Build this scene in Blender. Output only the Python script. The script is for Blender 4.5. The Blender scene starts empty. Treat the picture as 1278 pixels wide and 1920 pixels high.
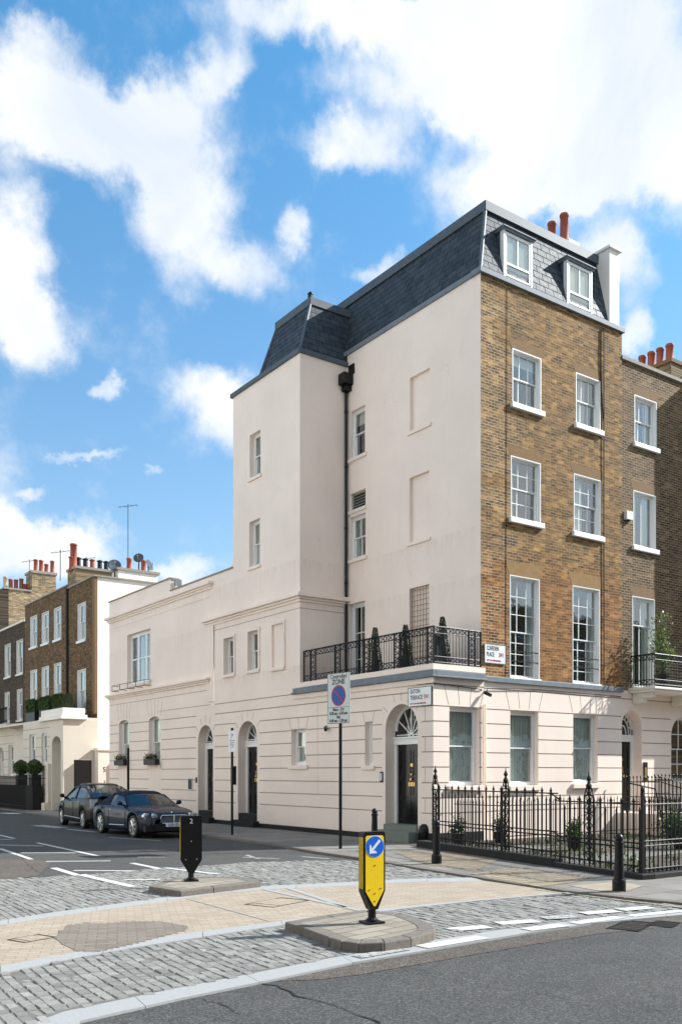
import bpy, bmesh, math, random
from mathutils import Vector, Matrix
R_ = math.radians
random.seed(7)
scn = bpy.context.scene
col = scn.collection

# ------------------------------------------------------------------ camera
FPX, CX, HY, CAMH = 1739.0, 639.0, 1450.0, 1.75
CAMX, CAMY = -15.131, -17.315
TH = R_(35.469)
FW = (math.sin(TH), math.cos(TH)); RT = (math.cos(TH), -math.sin(TH))
cd = bpy.data.cameras.new('camera'); cam = bpy.data.objects.new('camera', cd); col.objects.link(cam)
cam.location = (CAMX, CAMY, CAMH); cam.rotation_euler = (R_(90), 0, -TH)
cd.sensor_fit = 'HORIZONTAL'; cd.sensor_width = 36; cd.lens = FPX/1278*36
cd.shift_y = (HY-960)/1278; cd.clip_end = 3000; cd.clip_start = .1
scn.camera = cam
scn.view_settings.view_transform = 'Standard'; scn.view_settings.look = 'None'
scn.view_settings.exposure = 1.28; scn.view_settings.gamma = 1
SUN_AZ = R_(-19.5)      # direction towards the sun in the x-y plane, from +X
SUN_EL = R_(36.0)

def gp(px, py, z=0.0):          # a point of the ground seen in the survey photograph
    d = (CAMH-z)*FPX/(py-HY); r = (px-CX)/FPX*d
    return (CAMX+d*FW[0]+r*RT[0], CAMY+d*FW[1]+r*RT[1])
def ray(px):
    r = (px-CX)/FPX
    return (FW[0]+r*RT[0], FW[1]+r*RT[1])
def onx(px, py, x0):
    a = ray(px); d = (x0-CAMX)/a[0]; return (CAMY+d*a[1], CAMH+(HY-py)/FPX*d)
def ony(px, py, y0):
    a = ray(px); d = (y0-CAMY)/a[1]; return (CAMX+d*a[0], CAMH+(HY-py)/FPX*d)

# ------------------------------------------------------------------ sun
sd = bpy.data.lights.new('sun', 'SUN'); so = bpy.data.objects.new('sun', sd); col.objects.link(so)
sd.energy = 3.7; sd.angle = R_(.55); sd.color = (.985, .98, .95)
sv = Vector((math.cos(SUN_AZ)*math.cos(SUN_EL), math.sin(SUN_AZ)*math.cos(SUN_EL), math.sin(SUN_EL)))
so.rotation_euler = sv.to_track_quat('Z', 'Y').to_euler(); so.location = sv*60

# ------------------------------------------------------------------ node helper
class NT:
    def __init__(s, tree): s.t = tree
    def n(s, typ, ins=None, **kw):
        x = s.t.nodes.new(typ)
        for k, v in kw.items(): setattr(x, k, v)
        if ins:
            for k, v in ins.items():
                sock = x.inputs[k]
                if isinstance(v, bpy.types.NodeSocket): s.t.links.new(v, sock)
                else: sock.default_value = v
        return x
    def math(s, op, a, b=None, c=None, clamp=False):
        x = s.t.nodes.new('ShaderNodeMath'); x.operation = op; x.use_clamp = clamp
        for i, v in enumerate((a, b, c)):
            if v is None: continue
            if isinstance(v, bpy.types.NodeSocket): s.t.links.new(v, x.inputs[i])
            else: x.inputs[i].default_value = v
        return x.outputs[0]
    def vmath(s, op, a, b=None, out=0):
        x = s.t.nodes.new('ShaderNodeVectorMath'); x.operation = op
        for i, v in enumerate((a, b)):
            if v is None: continue
            if isinstance(v, bpy.types.NodeSocket): s.t.links.new(v, x.inputs[i])
            else: x.inputs[i].default_value = v
        return x.outputs[out]
    def ramp(s, fac, stops, interp='LINEAR'):
        x = s.t.nodes.new('ShaderNodeValToRGB'); s.t.links.new(fac, x.inputs[0])
        cr = x.color_ramp; cr.interpolation = interp
        while len(cr.elements) < len(stops): cr.elements.new(.5)
        for e, (p, c) in zip(cr.elements, stops):
            e.position = p; e.color = (c, c, c, 1) if isinstance(c, (int, float)) else (*c, 1)
        return x.outputs[0]
    def mixc(s, fac, a, b, mode='MIX'):
        x = s.t.nodes.new('ShaderNodeMix'); x.data_type = 'RGBA'; x.blend_type = mode
        for k, v in ((0, fac), (6, a), (7, b)):
            if isinstance(v, bpy.types.NodeSocket): s.t.links.new(v, x.inputs[k])
            elif k: x.inputs[k].default_value = (*v, 1)
            else: x.inputs[k].default_value = v
        return x.outputs[2]
    def noise(s, vec, scale, detail=4, rough=.5, out=0, dist=0):
        x = s.n('ShaderNodeTexNoise', {'Scale': scale, 'Detail': detail, 'Roughness': rough, 'Distortion': dist})
        if vec is not None: s.t.links.new(vec, x.inputs['Vector'])
        return x.outputs[out]

# ------------------------------------------------------------------ world: sky and clouds
w = bpy.data.worlds.new('World'); scn.world = w; w.use_nodes = True
t = w.node_tree; t.nodes.clear(); N = NT(t)
sky = N.n('ShaderNodeTexSky', sky_type='NISHITA', sun_disc=False)
sky.sun_elevation = SUN_EL; sky.sun_rotation = math.pi/2 - SUN_AZ
sky.air_density = 1.1; sky.dust_density = .35; sky.ozone_density = 2.2; sky.altitude = 50
dirv = N.n('ShaderNodeTexCoord').outputs['Generated']
sep = N.n('ShaderNodeSeparateXYZ', {0: dirv})
az = N.math('ARCTAN2', sep.outputs[0], sep.outputs[1])
el = N.math('ARCSINE', sep.outputs[2])
P0v = N.n('ShaderNodeCombineXYZ', {0: az, 1: el, 2: 0.0}).outputs[0]
wn1 = N.noise(P0v, 6.0, 6, .62, out=1); wn2 = N.noise(P0v, 22.0, 6, .65, out=1)
wv = N.vmath('ADD', N.vmath('MULTIPLY', N.vmath('SUBTRACT', wn1, (.5, .5, .5)), (.09, .08, 0)),
             N.vmath('MULTIPLY', N.vmath('SUBTRACT', wn2, (.5, .5, .5)), (.05, .045, 0)))
Pv = N.vmath('ADD', P0v, wv)
def azel(px, py):
    a = (px-CX)/FPX; e = (HY-py)/FPX
    v = Vector((FW[0]+a*RT[0], FW[1]+a*RT[1], e)).normalized()
    return math.atan2(v.x, v.y), math.asin(v.z)
CL = [  # cloud banks: centre and radii in the survey photograph, density
 (1010, 90, 470, 190, 1.25), (1120, 270, 330, 160, 1.2), (640, 30, 330, 80, .9), (1000, 360, 230, 90, .9), (665, 285, 110, 75, .95), (1270, 330, 130, 120, .6),
 (860, 170, 170, 90, .6), (60, 190, 140, 140, 1.0), (200, 240, 170, 120, 1.0), (320, 290, 130, 150, .9), (350, 420, 130, 110, .95), (300, 160, 130, 70, .7), (450, 490, 90, 60, .6), (410, 110, 90, 60, .8), (90, 70, 90, 60, .6), (340, 540, 70, 50, .4),
 (10, 470, 110, 170, 1.1), (60, 610, 90, 85, .9), (570, 425, 45, 42, .62), (715, 500, 60, 40, .8), (400, 745, 95, 60, .75), (430, 810, 90, 80, .8),
 (187, 727, 36, 24, .75), (160, 845, 90, 12, .55), (80, 906, 52, 18, .6), (120, 1015, 140, 50, 1.15), (20, 1040, 160, 60, 1.0), (10, 960, 40, 40, .6),
 (330, 1080, 90, 35, .9), (290, 885, 26, 9, .5), (1200, 625, 46, 50, .8), (1130, 480, 90, 60, .8), (1180, 560, 60, 90, .5),
 (-420, 300, 350, 400, 1.0), (-200, 900, 260, 160, .9), (1750, 350, 330, 420, 1.1), (1650, 1000, 300, 120, .9), (2400, 700, 380, 300, .9), (-1100, 700, 400, 300, .9)]
tot = None
for px, py, rx, ry, dn in CL:
    a0, e0 = azel(px, py); a1, _ = azel(px+rx, py); _, e1 = azel(px, py-ry)
    sx, sy = abs(a1-a0), abs(e1-e0)
    dd = N.vmath('LENGTH', N.vmath('MULTIPLY', N.vmath('SUBTRACT', Pv, (a0, e0, 0)), (1/sx, 1/sy, 0)), out=1)
    mr = N.n('ShaderNodeMapRange', {0: dd, 1: 1.25, 2: .25, 3: 0.0, 4: dn*1.06}, interpolation_type='SMOOTHSTEP').outputs[0]
    tot = mr if tot is None else N.math('ADD', tot, mr)
# unseen clouds added over the dome behind the viewer, for white fill light
back = N.math('ADD', N.math('MULTIPLY', N.math('SUBTRACT', N.noise(dirv, 2.3, 5, .55), .5), 4.0), .62)
inview = N.vmath('DOT_PRODUCT', dirv, (FW[0], FW[1], .25), out=1)
bmask = N.n('ShaderNodeMapRange', {0: inview, 1: .45, 2: 0.1, 3: 0.0, 4: 1.0}).outputs[0]
tot = N.math('ADD', tot, N.math('MULTIPLY', bmask, N.math('MAXIMUM', back, 0.0)))
fbm = N.noise(P0v, 13.0, 9, .62)
dens = N.math('ADD', tot, N.math('MULTIPLY', N.math('SUBTRACT', fbm, .5), 1.9))
cov = N.n('ShaderNodeMapRange', {0: dens, 1: -.02, 2: 1.2, 3: 0.0, 4: 1.0}, interpolation_type='SMOOTHSTEP').outputs[0]
shade = N.noise(P0v, 6.0, 7, .55, dist=.4)
ccol = N.ramp(shade, [(.30, (.76, .83, .93)), (.50, (.93, .96, 1.0)), (.68, (1.04, 1.03, 1.02))])
STR = .10
skyc = N.n('ShaderNodeHueSaturation', {'Saturation': 1.0, 'Value': 1.0, 'Color': sky.outputs[0]}).outputs[0]
elm = N.n('ShaderNodeMapRange', {0: el, 1: R_(10), 2: R_(42), 3: 0.0, 4: 1.0}).outputs[0]
skyt = N.vmath('MULTIPLY', skyc, N.mixc(elm, (.76, .80, .80), (.42, .90, 1.02)))
cloudc = N.vmath('MULTIPLY', ccol, (4.5,)*3)
mx = N.mixc(N.math('MULTIPLY', cov, .97), skyt, cloudc)
bg = N.n('ShaderNodeBackground', {0: mx, 1: STR})
N.n('ShaderNodeOutputWorld', {0: bg.outputs[0]})

# ------------------------------------------------------------------ materials
MATS = {}
def newmat(name):
    m = bpy.data.materials.new(name); m.use_nodes = True; m.node_tree.nodes.clear(); MATS[name] = m
    return m, NT(m.node_tree)
def out(N, sh): N.n('ShaderNodeOutputMaterial', {0: sh})
def bsdf(N, **k):
    ins = {}
    names = dict(col='Base Color', rough='Roughness', metal='Metallic', spec='Specular IOR Level', normal='Normal', coat='Coat Weight', alpha='Alpha', emis='Emission Color', estr='Emission Strength', coatr='Coat Roughness', sheen='Sheen Weight', trans='Transmission Weight')
    for a, v in k.items():
        if a in ('col', 'emis') and isinstance(v, tuple): v = (*v, 1)
        ins[names[a]] = v
    return N.n('ShaderNodeBsdfPrincipled', ins).outputs[0]
def bump(N, h, strength=.3, dist=.01, normal=None):
    ins = {'Height': h, 'Strength': strength, 'Distance': dist}
    if normal is not None: ins['Normal'] = normal
    return N.n('ShaderNodeBump', ins).outputs[0]
def pos(N): return N.n('ShaderNodeNewGeometry').outputs['Position']
def plain(name, c, rough=.5, metal=0, var=.12, scale=6, spec=.5, bmp=0, coat=0):
    m, N = newmat(name); p = pos(N)
    nz = N.noise(p, scale, 5, .6)
    c2 = N.mixc(nz, tuple(x*(1-var) for x in c), tuple(min(1, x*(1+var)) for x in c))
    k = dict(col=c2, rough=rough, metal=metal, spec=spec, coat=coat)
    if bmp: k['normal'] = bump(N, N.noise(p, 90, 4, .6), bmp, .004)
    out(N, bsdf(N, **k)); return m
def stucco(name, c, dirt=.5):
    m, N = newmat(name); p = pos(N)
    big = N.noise(p, .55, 5, .6)
    c1 = N.mixc(N.ramp(big, [(.3, 0.0), (.7, 1.0)]), tuple(x*.93 for x in c), tuple(x*1.03 for x in c))
    sc = N.vmath('MULTIPLY', p, (5, 5, .35))
    st = N.ramp(N.noise(sc, 1.0, 5, .65), [(.52, 0.0), (.80, 1.0)])
    c2 = N.mixc(N.math('MULTIPLY', st, .13*dirt), c1, (c[0]*.55, c[1]*.5, c[2]*.45))
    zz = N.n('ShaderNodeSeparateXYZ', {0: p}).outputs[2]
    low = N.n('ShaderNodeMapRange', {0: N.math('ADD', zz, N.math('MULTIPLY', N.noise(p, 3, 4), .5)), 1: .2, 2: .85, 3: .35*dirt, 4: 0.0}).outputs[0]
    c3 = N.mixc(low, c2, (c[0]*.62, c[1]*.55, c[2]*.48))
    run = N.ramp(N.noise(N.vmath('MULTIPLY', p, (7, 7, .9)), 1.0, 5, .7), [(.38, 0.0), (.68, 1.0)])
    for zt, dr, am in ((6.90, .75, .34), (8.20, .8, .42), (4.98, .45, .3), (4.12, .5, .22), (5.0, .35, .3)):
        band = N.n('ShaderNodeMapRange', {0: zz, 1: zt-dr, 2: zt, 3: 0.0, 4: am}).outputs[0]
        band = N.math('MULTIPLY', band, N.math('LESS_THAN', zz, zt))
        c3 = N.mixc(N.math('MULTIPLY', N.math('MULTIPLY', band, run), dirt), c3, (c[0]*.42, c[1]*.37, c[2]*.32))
    ck = N.n('ShaderNodeTexVoronoi', {'Vector': N.vmath('ADD', p, N.vmath('MULTIPLY', N.noise(p, 2.5, 4, .6, out=1), (.5, .5, .5))), 'Scale': .55}, feature='DISTANCE_TO_EDGE').outputs['Distance']
    ckm = N.math('MULTIPLY', N.ramp(ck, [(.0, .45), (.006, 0.0)]), N.ramp(N.noise(p, .8, 3), [(.5, 0.0), (.6, 1.0)]))
    c3 = N.mixc(N.math('MULTIPLY', ckm, dirt), c3, (c[0]*.5, c[1]*.45, c[2]*.4))
    fine = N.noise(p, 60, 3, .6)
    out(N, bsdf(N, col=c3, rough=.62, spec=.3, normal=bump(N, fine, .12, .004))); return m
def plane_uv(N, axis, k=1.0):   # wall coordinates from position: axis 'x' = wall that faces x
    s = N.n('ShaderNodeSeparateXYZ', {0: pos(N)})
    a = s.outputs[1] if axis == 'x' else s.outputs[0]
    return N.n('ShaderNodeCombineXYZ', {0: a, 1: s.outputs[2], 2: 0.0}).outputs[0]
def brickmat(name, axis, ca, cb, mortar, soot=(.10, .075, .05), sootamt=.5, bw=.225, rh=.078, orange=False, sc=(.45, .7), mw=.011):
    m, N = newmat(name); uv = plane_uv(N, axis)
    wob = N.vmath('ADD', uv, N.vmath('MULTIPLY', N.vmath('SUBTRACT', N.noise(uv, 9, 2, .5, out=1), (.5, .5, .5)), (.012, .012, 0)))
    b = N.n('ShaderNodeTexBrick', {'Vector': wob, 'Color1': (*ca, 1), 'Color2': (*cb, 1), 'Mortar': (*mortar, 1), 'Scale': 1.0, 'Mortar Size': mw, 'Mortar Smooth': .25, 'Bias': -.1, 'Brick Width': bw, 'Row Height': rh}, offset=.5)
    # a second, per-brick variation (cell noise stretched to the brick)
    v = N.n('ShaderNodeTexVoronoi', {'Vector': N.vmath('MULTIPLY', uv, (1/bw, 1/rh, 1)), 'Scale': 1.0, 'Randomness': .3}).outputs['Color']
    vs = N.n('ShaderNodeSeparateXYZ', {0: v}).outputs[0]
    bri = N.ramp(vs, [(.0, .28), (.2, .7), (.6, 1.05), (1, 1.85)])
    c1 = N.mixc(N.math('SUBTRACT', 1.0, b.outputs['Fac']), b.outputs['Color'], N.mixc(1.0, b.outputs['Color'], bri, 'MULTIPLY'))
    if orange:
        s = N.n('ShaderNodeSeparateXYZ', {0: uv})
        zr = N.math('MULTIPLY', N.n('ShaderNodeMapRange', {0: N.math('ADD', s.outputs[1], N.math('MULTIPLY', N.noise(uv, 1.2, 3), 1.4)), 1: 7.6, 2: 8.7, 3: 1.0, 4: 0.0}).outputs[0],
                    N.n('ShaderNodeMapRange', {0: s.outputs[0], 1: 7.3, 2: 7.55, 3: 1.0, 4: 0.0}).outputs[0])
        c1 = N.mixc(N.math('MULTIPLY', zr, .42), c1, N.mixc(1.0, c1, (1.22, .76, .50), 'MULTIPLY'))
        # lighter, repointed courses near the left edge higher up
        rp = N.math('MULTIPLY', N.n('ShaderNodeMapRange', {0: N.math('ADD', s.outputs[0], N.math('MULTIPLY', N.noise(uv, 1.1, 3), 2.0)), 1: 3.5, 2: 4.6, 3: 1.0, 4: 0.0}).outputs[0],
                    N.ramp(N.noise(N.vmath('MULTIPLY', uv, (.3, 1.3, 1)), 1.0, 3), [(.42, 0.0), (.5, 1.0)]))
        rp = N.math('MULTIPLY', rp, b.outputs['Fac'])
        c1 = N.mixc(N.math('MULTIPLY', rp, .8), c1, (.50, .42, .30))
    so_ = N.ramp(N.noise(N.vmath('MULTIPLY', uv, (sc[0], sc[1], 1)), 1.6, 6, .68), [(.42, 0.0), (.68, 1.0)])
    c2 = N.mixc(N.math('MULTIPLY', so_, sootamt), c1, N.mixc(.6, c1, soot))
    sp = N.ramp(N.noise(uv, 34, 3, .7), [(.55, 0.0), (.75, 1.0)])
    c3 = N.mixc(N.math('MULTIPLY', sp, .45), c2, tuple(x*.5 for x in ca))
    h = N.math('ADD', N.math('MULTIPLY', N.math('SUBTRACT', 1.0, b.outputs['Fac']), 1.0), N.math('MULTIPLY', N.noise(uv, 60, 3), .5))
    out(N, bsdf(N, col=c3, rough=.85, spec=.2, normal=bump(N, h, .7, .012))); return m
def slate(name, axis):
    m, N = newmat(name); uv = plane_uv(N, axis)
    b = N.n('ShaderNodeTexBrick', {'Vector': uv, 'Color1': (.022, .032, .042, 1), 'Color2': (.05, .064, .08, 1), 'Mortar': (.02, .022, .028, 1), 'Scale': 1.0, 'Mortar Size': .012, 'Mortar Smooth': .1, 'Bias': -.2, 'Brick Width': .36, 'Row Height': .2}, offset=.5)
    nz = N.noise(uv, 3, 5, .6)
    c = N.mixc(N.ramp(nz, [(.35, 0.0), (.75, .6)]), b.outputs['Color'], (.09, .10, .105))
    # each course tips out a little at its lower edge
    s = N.n('ShaderNodeSeparateXYZ', {0: uv})
    fr = N.math('FRACT', N.math('DIVIDE', s.outputs[1], .2))
    h = N.math('ADD', N.math('MULTIPLY', N.math('SUBTRACT', 1.0, fr), .8), N.math('MULTIPLY', N.math('SUBTRACT', 1.0, b.outputs['Fac']), .6))
    h2 = N.math('ADD', h, N.math('MULTIPLY', N.noise(uv, 14, 4), .5))
    rr = N.math('ADD', .46, N.math('MULTIPLY', N.noise(uv, 8, 3), .25))
    out(N, bsdf(N, col=c, rough=rr, spec=N.math('MULTIPLY', N.math('SUBTRACT', 1.0, b.outputs['Fac']), .20), normal=bump(N, h2, .45, .014))); return m
def glassmat(name, refl=1.0, tint=(.94, .97, .95), wav=.03):
    m, N = newmat(name); p = pos(N)
    nm = bump(N, N.noise(p, 2.2, 2), wav*3, .05)
    fc = N.n('ShaderNodeLayerWeight', {'Normal': nm}).outputs['Facing']
    fac = N.math('MULTIPLY_ADD', N.math('POWER', fc, 3.6), .85*refl, .13*refl, clamp=True)
    g = N.n('ShaderNodeBsdfGlossy', {'Color': (.95, .97, 1, 1), 'Roughness': .012, 'Normal': nm}).outputs[0]
    tr = N.n('ShaderNodeBsdfTransparent', {'Color': (*tint, 1)}).outputs[0]
    out(N, N.n('ShaderNodeMixShader', {0: fac, 1: tr, 2: g}).outputs[0]); return m
def attrmat(name, attr, stops, rough=.8, spec=.3, bs=40, bmp=.4):
    m, N = newmat(name)
    a = N.n('ShaderNodeAttribute', attribute_name=attr).outputs['Fac']
    c = N.ramp(a, stops); p = pos(N)
    nz = N.noise(p, bs, 5, .7)
    c2 = N.mixc(N.ramp(nz, [(.35, 0.0), (.7, 1.0)]), N.mixc(1.0, c, (.78, .78, .78), 'MULTIPLY'), N.mixc(1.0, c, (1.15, 1.14, 1.12), 'MULTIPLY'))
    out(N, bsdf(N, col=c2, rough=rough, spec=spec, normal=bump(N, nz, bmp, .006))); return m

stucco('stucco', (.875, .745, .645), .5)
stucco('stucco_pale', (.86, .81, .74), .2)
stucco('stucco_far', (.70, .63, .53), .6)
plain('joint', (.36, .27, .21), .8)
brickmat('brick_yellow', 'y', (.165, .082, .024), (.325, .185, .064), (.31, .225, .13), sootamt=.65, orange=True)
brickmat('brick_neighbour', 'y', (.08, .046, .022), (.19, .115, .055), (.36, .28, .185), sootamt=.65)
brickmat('brick_brown', 'x', (.10, .052, .020), (.17, .098, .04), (.19, .145, .095), sootamt=.4)
brickmat('brick_dark', 'x', (.05, .034, .022), (.08, .055, .037), (.1, .08, .062), sootamt=.5)
brickmat('brick_light', 'y', (.24, .165, .08), (.37, .265, .15), (.42, .35, .26), sootamt=.35)
brickmat('brick_chimney', 'x', (.20, .135, .065), (.30, .205, .11), (.33, .27, .19), sootamt=.5)
plain('brick_edge', (.20, .12, .055), .9, var=.4, scale=14)
plain('gauged_brick', (.26, .145, .045), .85, var=.35, scale=9); plain('rubbed_brick', (.20, .115, .042), .88, var=.4, scale=12)
slate('slate_x', 'x'); slate('slate_y', 'y')
plain('lead', (.085, .105, .125), .55, var=.3, scale=3, spec=.3, bmp=.2)
plain('lead_pale', (.17, .195, .22), .6, var=.35, scale=5, spec=.25, bmp=.2)
plain('white_paint', (.80, .80, .78), .4, var=.04, scale=8)
plain('cream_paint', (.74, .70, .62), .5, var=.06)
plain('black_paint', (.006, .006, .007), .38, var=.2, spec=.28)
plain('black_iron', (.006, .0055, .005), .5, var=.3, spec=.25, bmp=.1)
plain('black_plinth', (.016, .015, .014), .7, var=.3, spec=.3)
plain('door_gloss', (.007, .008, .009), .14, var=.1, spec=.4)
plain('brass', (.65, .45, .16), .25, metal=1)
plain('steel', (.45, .46, .47), .35, metal=.9)
plain('pot_red', (.34, .085, .045), .75, var=.3, scale=8)
plain('pot_buff', (.52, .40, .26), .8, var=.2, scale=8)
plain('coping', (.30, .27, .23), .85, var=.3, scale=5)
plain('dish_grey', (.09, .11, .13), .85, spec=.15)
plain('stone_green', (.17, .19, .16), .8, var=.45, scale=22, bmp=.5)
plain('stone_grey', (.34, .33, .31), .85, var=.2, scale=9, bmp=.4)
plain('dark_interior', (.055, .052, .045), .9)  # dark tone stands in for the gloom of unlit interiors
plain('blind', (.62, .62, .56), .8, var=.06)
plain('sign_white', (.78, .80, .79), .35, var=.03)
plain('sign_grey', (.52, .57, .55), .35, var=.04)
plain('sign_red', (.42, .015, .02), .4, spec=.3); plain('sign_blue', (.004, .075, .32), .4, spec=.3); plain('sign_black', (.01, .01, .01), .4)
plain('bollard_yellow', (.86, .58, .012), .38, var=.12, scale=18, spec=.4); plain('reflector_blue', (.01, .13, .62), .3, var=.02)
plain('soil', (.06, .045, .03), .95, var=.4, scale=20, bmp=.6)
plain('lawn', (.09, .13, .035), .95, var=.5, scale=9, bmp=.8)
plain('tyre', (.014, .014, .014), .7); plain('alloy', (.62, .62, .62), .25, metal=.9, var=.05)
plain('plastic_white', (.75, .73, .68), .4); plain('plate_white', (.75, .77, .76), .4)
plain('planter', (.016, .016, .018), .45, spec=.3); plain('terracotta', (.38, .16, .09), .8)
plain('trellis_wood', (.33, .25, .18), .7); plain('brown_wood', (.06, .035, .022), .6, var=.4, scale=14)
plain('light_red', (.4, .02, .015), .2); plain('chrome', (.7, .7, .7), .12, metal=1)
plain('cloud_grey_wood', (.045, .04, .038), .7)
glassmat('glass'); glassmat('glass_dark', .8, (.6, .66, .64)); glassmat('car_glass', .6, (.30, .34, .34), .0)
def curtmat():
    m, N = newmat('net_curtain'); s = N.n('ShaderNodeSeparateXYZ', {0: pos(N)})
    wv_ = N.math('SINE', N.math('MULTIPLY', N.math('ADD', s.outputs[0], s.outputs[1]), 60.0))
    c = N.mixc(N.math('MULTIPLY_ADD', wv_, .3, .5), (.55, .56, .51), (.86, .87, .81))
    d = N.n('ShaderNodeBsdfDiffuse', {0: c}).outputs[0]; tl = N.n('ShaderNodeBsdfTranslucent', {0: c}).outputs[0]
    out(N, N.n('ShaderNodeMixShader', {0: .3, 1: d, 2: tl}).outputs[0])
curtmat()
def carpaint(name, c):
    m, N = newmat(name)
    out(N, bsdf(N, col=c, rough=.45, spec=.2, metal=0.0, coat=.25, coatr=.02))
carpaint('car_navy', (.004, .009, .024)); carpaint('car_black', (.007, .006, .006))
plain('soft_top', (.012, .016, .035), .85, spec=.2)
def headl():
    m, N = newmat('headlight_glass'); out(N, bsdf(N, col=(.75, .78, .8), rough=.08, spec=.8, metal=.5, coat=1.0))
headl()
def leafmat(name, a, b):
    m, N = newmat(name); p = pos(N)
    c = N.mixc(N.ramp(N.noise(p, 11, 4, .6), [(.3, 0.0), (.7, 1.0)]), a, b)
    d = N.n('ShaderNodeBsdfDiffuse', {0: c}).outputs[0]; tl = N.n('ShaderNodeBsdfTranslucent', {0: c}).outputs[0]
    gl = N.n('ShaderNodeBsdfGlossy', {0: (.9, .9, .9, 1), 1: .45}).outputs[0]
    a_ = N.n('ShaderNodeMixShader', {0: .25, 1: d, 2: tl}).outputs[0]
    out(N, N.n('ShaderNodeMixShader', {0: .05, 1: a_, 2: gl}).outputs[0])
leafmat('leaf_dark', (.012, .03, .008), (.03, .06, .015)); leafmat('leaf_box', (.03, .065, .008), (.075, .13, .015)); plain('gravel_stone', (.20, .18, .15), .9, var=.3, scale=30); leafmat('leaf_bright', (.07, .13, .03), (.22, .28, .10)); leafmat('flower', (.30, .05, .05), (.12, .16, .04))
# ground materials
def asphalt(nm='asphalt', k=(1, 1, 1)):
    m, N = newmat(nm); p = pos(N)
    sp = N.noise(p, 130, 3, .75); mid = N.noise(p, 1.1, 6, .6)
    v = N.n('ShaderNodeTexVoronoi', {'Vector': p, 'Scale': 75.0}).outputs['Color']
    vv = N.n('ShaderNodeSeparateXYZ', {0: v}).outputs[0]
    c = N.mixc(N.ramp(vv, [(.0, 0.0), (.6, .35), (.9, 1.0)]), (.036, .036, .035), (.115, .114, .108))
    c = N.mixc(N.ramp(mid, [(.35, 0.0), (.7, .7)]), c, N.mixc(1.0, c, (1.25, 1.22, 1.18), 'MULTIPLY'))
    wt = N.ramp(N.noise(p, 45, 2, .5), [(.73, 0.0), (.76, 1.0)])
    c = N.mixc(N.math('MULTIPLY', wt, .45), c, (.3, .3, .3))
    st = N.ramp(N.noise(N.vmath('MULTIPLY', p, (.25, 2.2, 1)), 1.0, 4), [(.45, 0.0), (.7, .25)])
    c = N.mixc(st, c, (.045, .045, .046))
    tk = N.ramp(N.noise(N.vmath('MULTIPLY', p, (.9, .9, 1)), .35, 5, .7), [(.4, 0.0), (.65, .5)])
    c = N.mixc(tk, c, N.mixc(1.0, c, (.72, .71, .70), 'MULTIPLY'))
    c = N.mixc(1.0, c, k, 'MULTIPLY')
    h = N.math('ADD', N.math('MULTIPLY', vv, .6), sp)
    out(N, bsdf(N, col=c, rough=.82, spec=.25, normal=bump(N, h, .6, .006)))
asphalt(); asphalt('asphalt_brown', (1.45, 1.25, 1.12))
def slabs(name, ca, cb, mort, bw, rh, rot=0.0, mw=.006, var=.5, off=.5):
    m, N = newmat(name); p = pos(N)
    mp = N.n('ShaderNodeMapping', {'Vector': p, 'Rotation': (0, 0, rot)}).outputs[0]
    b = N.n('ShaderNodeTexBrick', {'Vector': mp, 'Color1': (*ca, 1), 'Color2': (*cb, 1), 'Mortar': (*mort, 1), 'Scale': 1.0, 'Mortar Size': mw, 'Mortar Smooth': .1, 'Bias': 0.0, 'Brick Width': bw, 'Row Height': rh}, offset=off)
    st = N.ramp(N.noise(p, 1.3, 6, .65), [(.38, 0.0), (.75, var)])
    c = N.mixc(st, b.outputs['Color'], N.mixc(1.0, b.outputs['Color'], (.62, .6, .58), 'MULTIPLY'))
    c = N.mixc(N.ramp(N.noise(p, 55, 4, .7), [(.45, 0.0), (.75, .35)]), c, N.mixc(1.0, c, (.5, .5, .5), 'MULTIPLY'))
    gum = N.n('ShaderNodeTexVoronoi', {'Vector': p, 'Scale': 2.7}).outputs['Distance']
    c = N.mixc(N.ramp(gum, [(.03, .45), (.06, 0.0)]), c, (.1, .1, .1))
    h = N.math('ADD', N.math('SUBTRACT', 1.0, b.outputs['Fac']), N.math('MULTIPLY', N.noise(p, 70, 4), .4))
    out(N, bsdf(N, col=c, rough=.85, spec=.25, normal=bump(N, h, .5, .006)))
PAVR = R_(8)
slabs('york_paving', (.19, .175, .155), (.26, .24, .215), (.07, .065, .06), .75, .6, 0, .008)
slabs('buff_blocks', (.33, .27, .205), (.40, .335, .26), (.26, .21, .16), .21, .105, R_(22), .006, .3)
slabs('grey_blocks', (.185, .155, .125), (.235, .20, .165), (.13, .11, .09), .21, .105, R_(22), .006, .3)
slabs('tactile_blocks', (.27, .22, .16), (.34, .28, .20), (.12, .10, .075), .2, .2, 0, .012, .5, off=0)
slabs('island_slabs', (.26, .225, .18), (.33, .29, .235), (.08, .07, .06), .62, .2, R_(-12), .008, .5)
plain('sett_bed', (.13, .122, .108), .95, var=.4, scale=30)
plain('granite', (.31, .31, .305), .8, var=.2, scale=30, bmp=.4)
plain('kerb_stone', (.145, .125, .105), .9, var=.55, scale=18, bmp=.6)
attrmat('sett', 'shade', [(0, (.15, .147, .138)), (.5, (.235, .23, .212)), (1, (.33, .32, .295))])
def worn(name, c, thr):
    m, N = newmat(name); p = pos(N)
    a = N.ramp(N.noise(p, 26, 6, .75), [(thr, 0.0), (thr+.07, 1.0)])
    c2 = N.mixc(a, c, (.12, .12, .12)); out(N, bsdf(N, col=c2, rough=.7, spec=.3))
worn('line_white', (.52, .52, .49), .57); worn('line_worn', (.40, .40, .38), .50); worn('line_yellow', (.40, .35, .20), .47)

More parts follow.
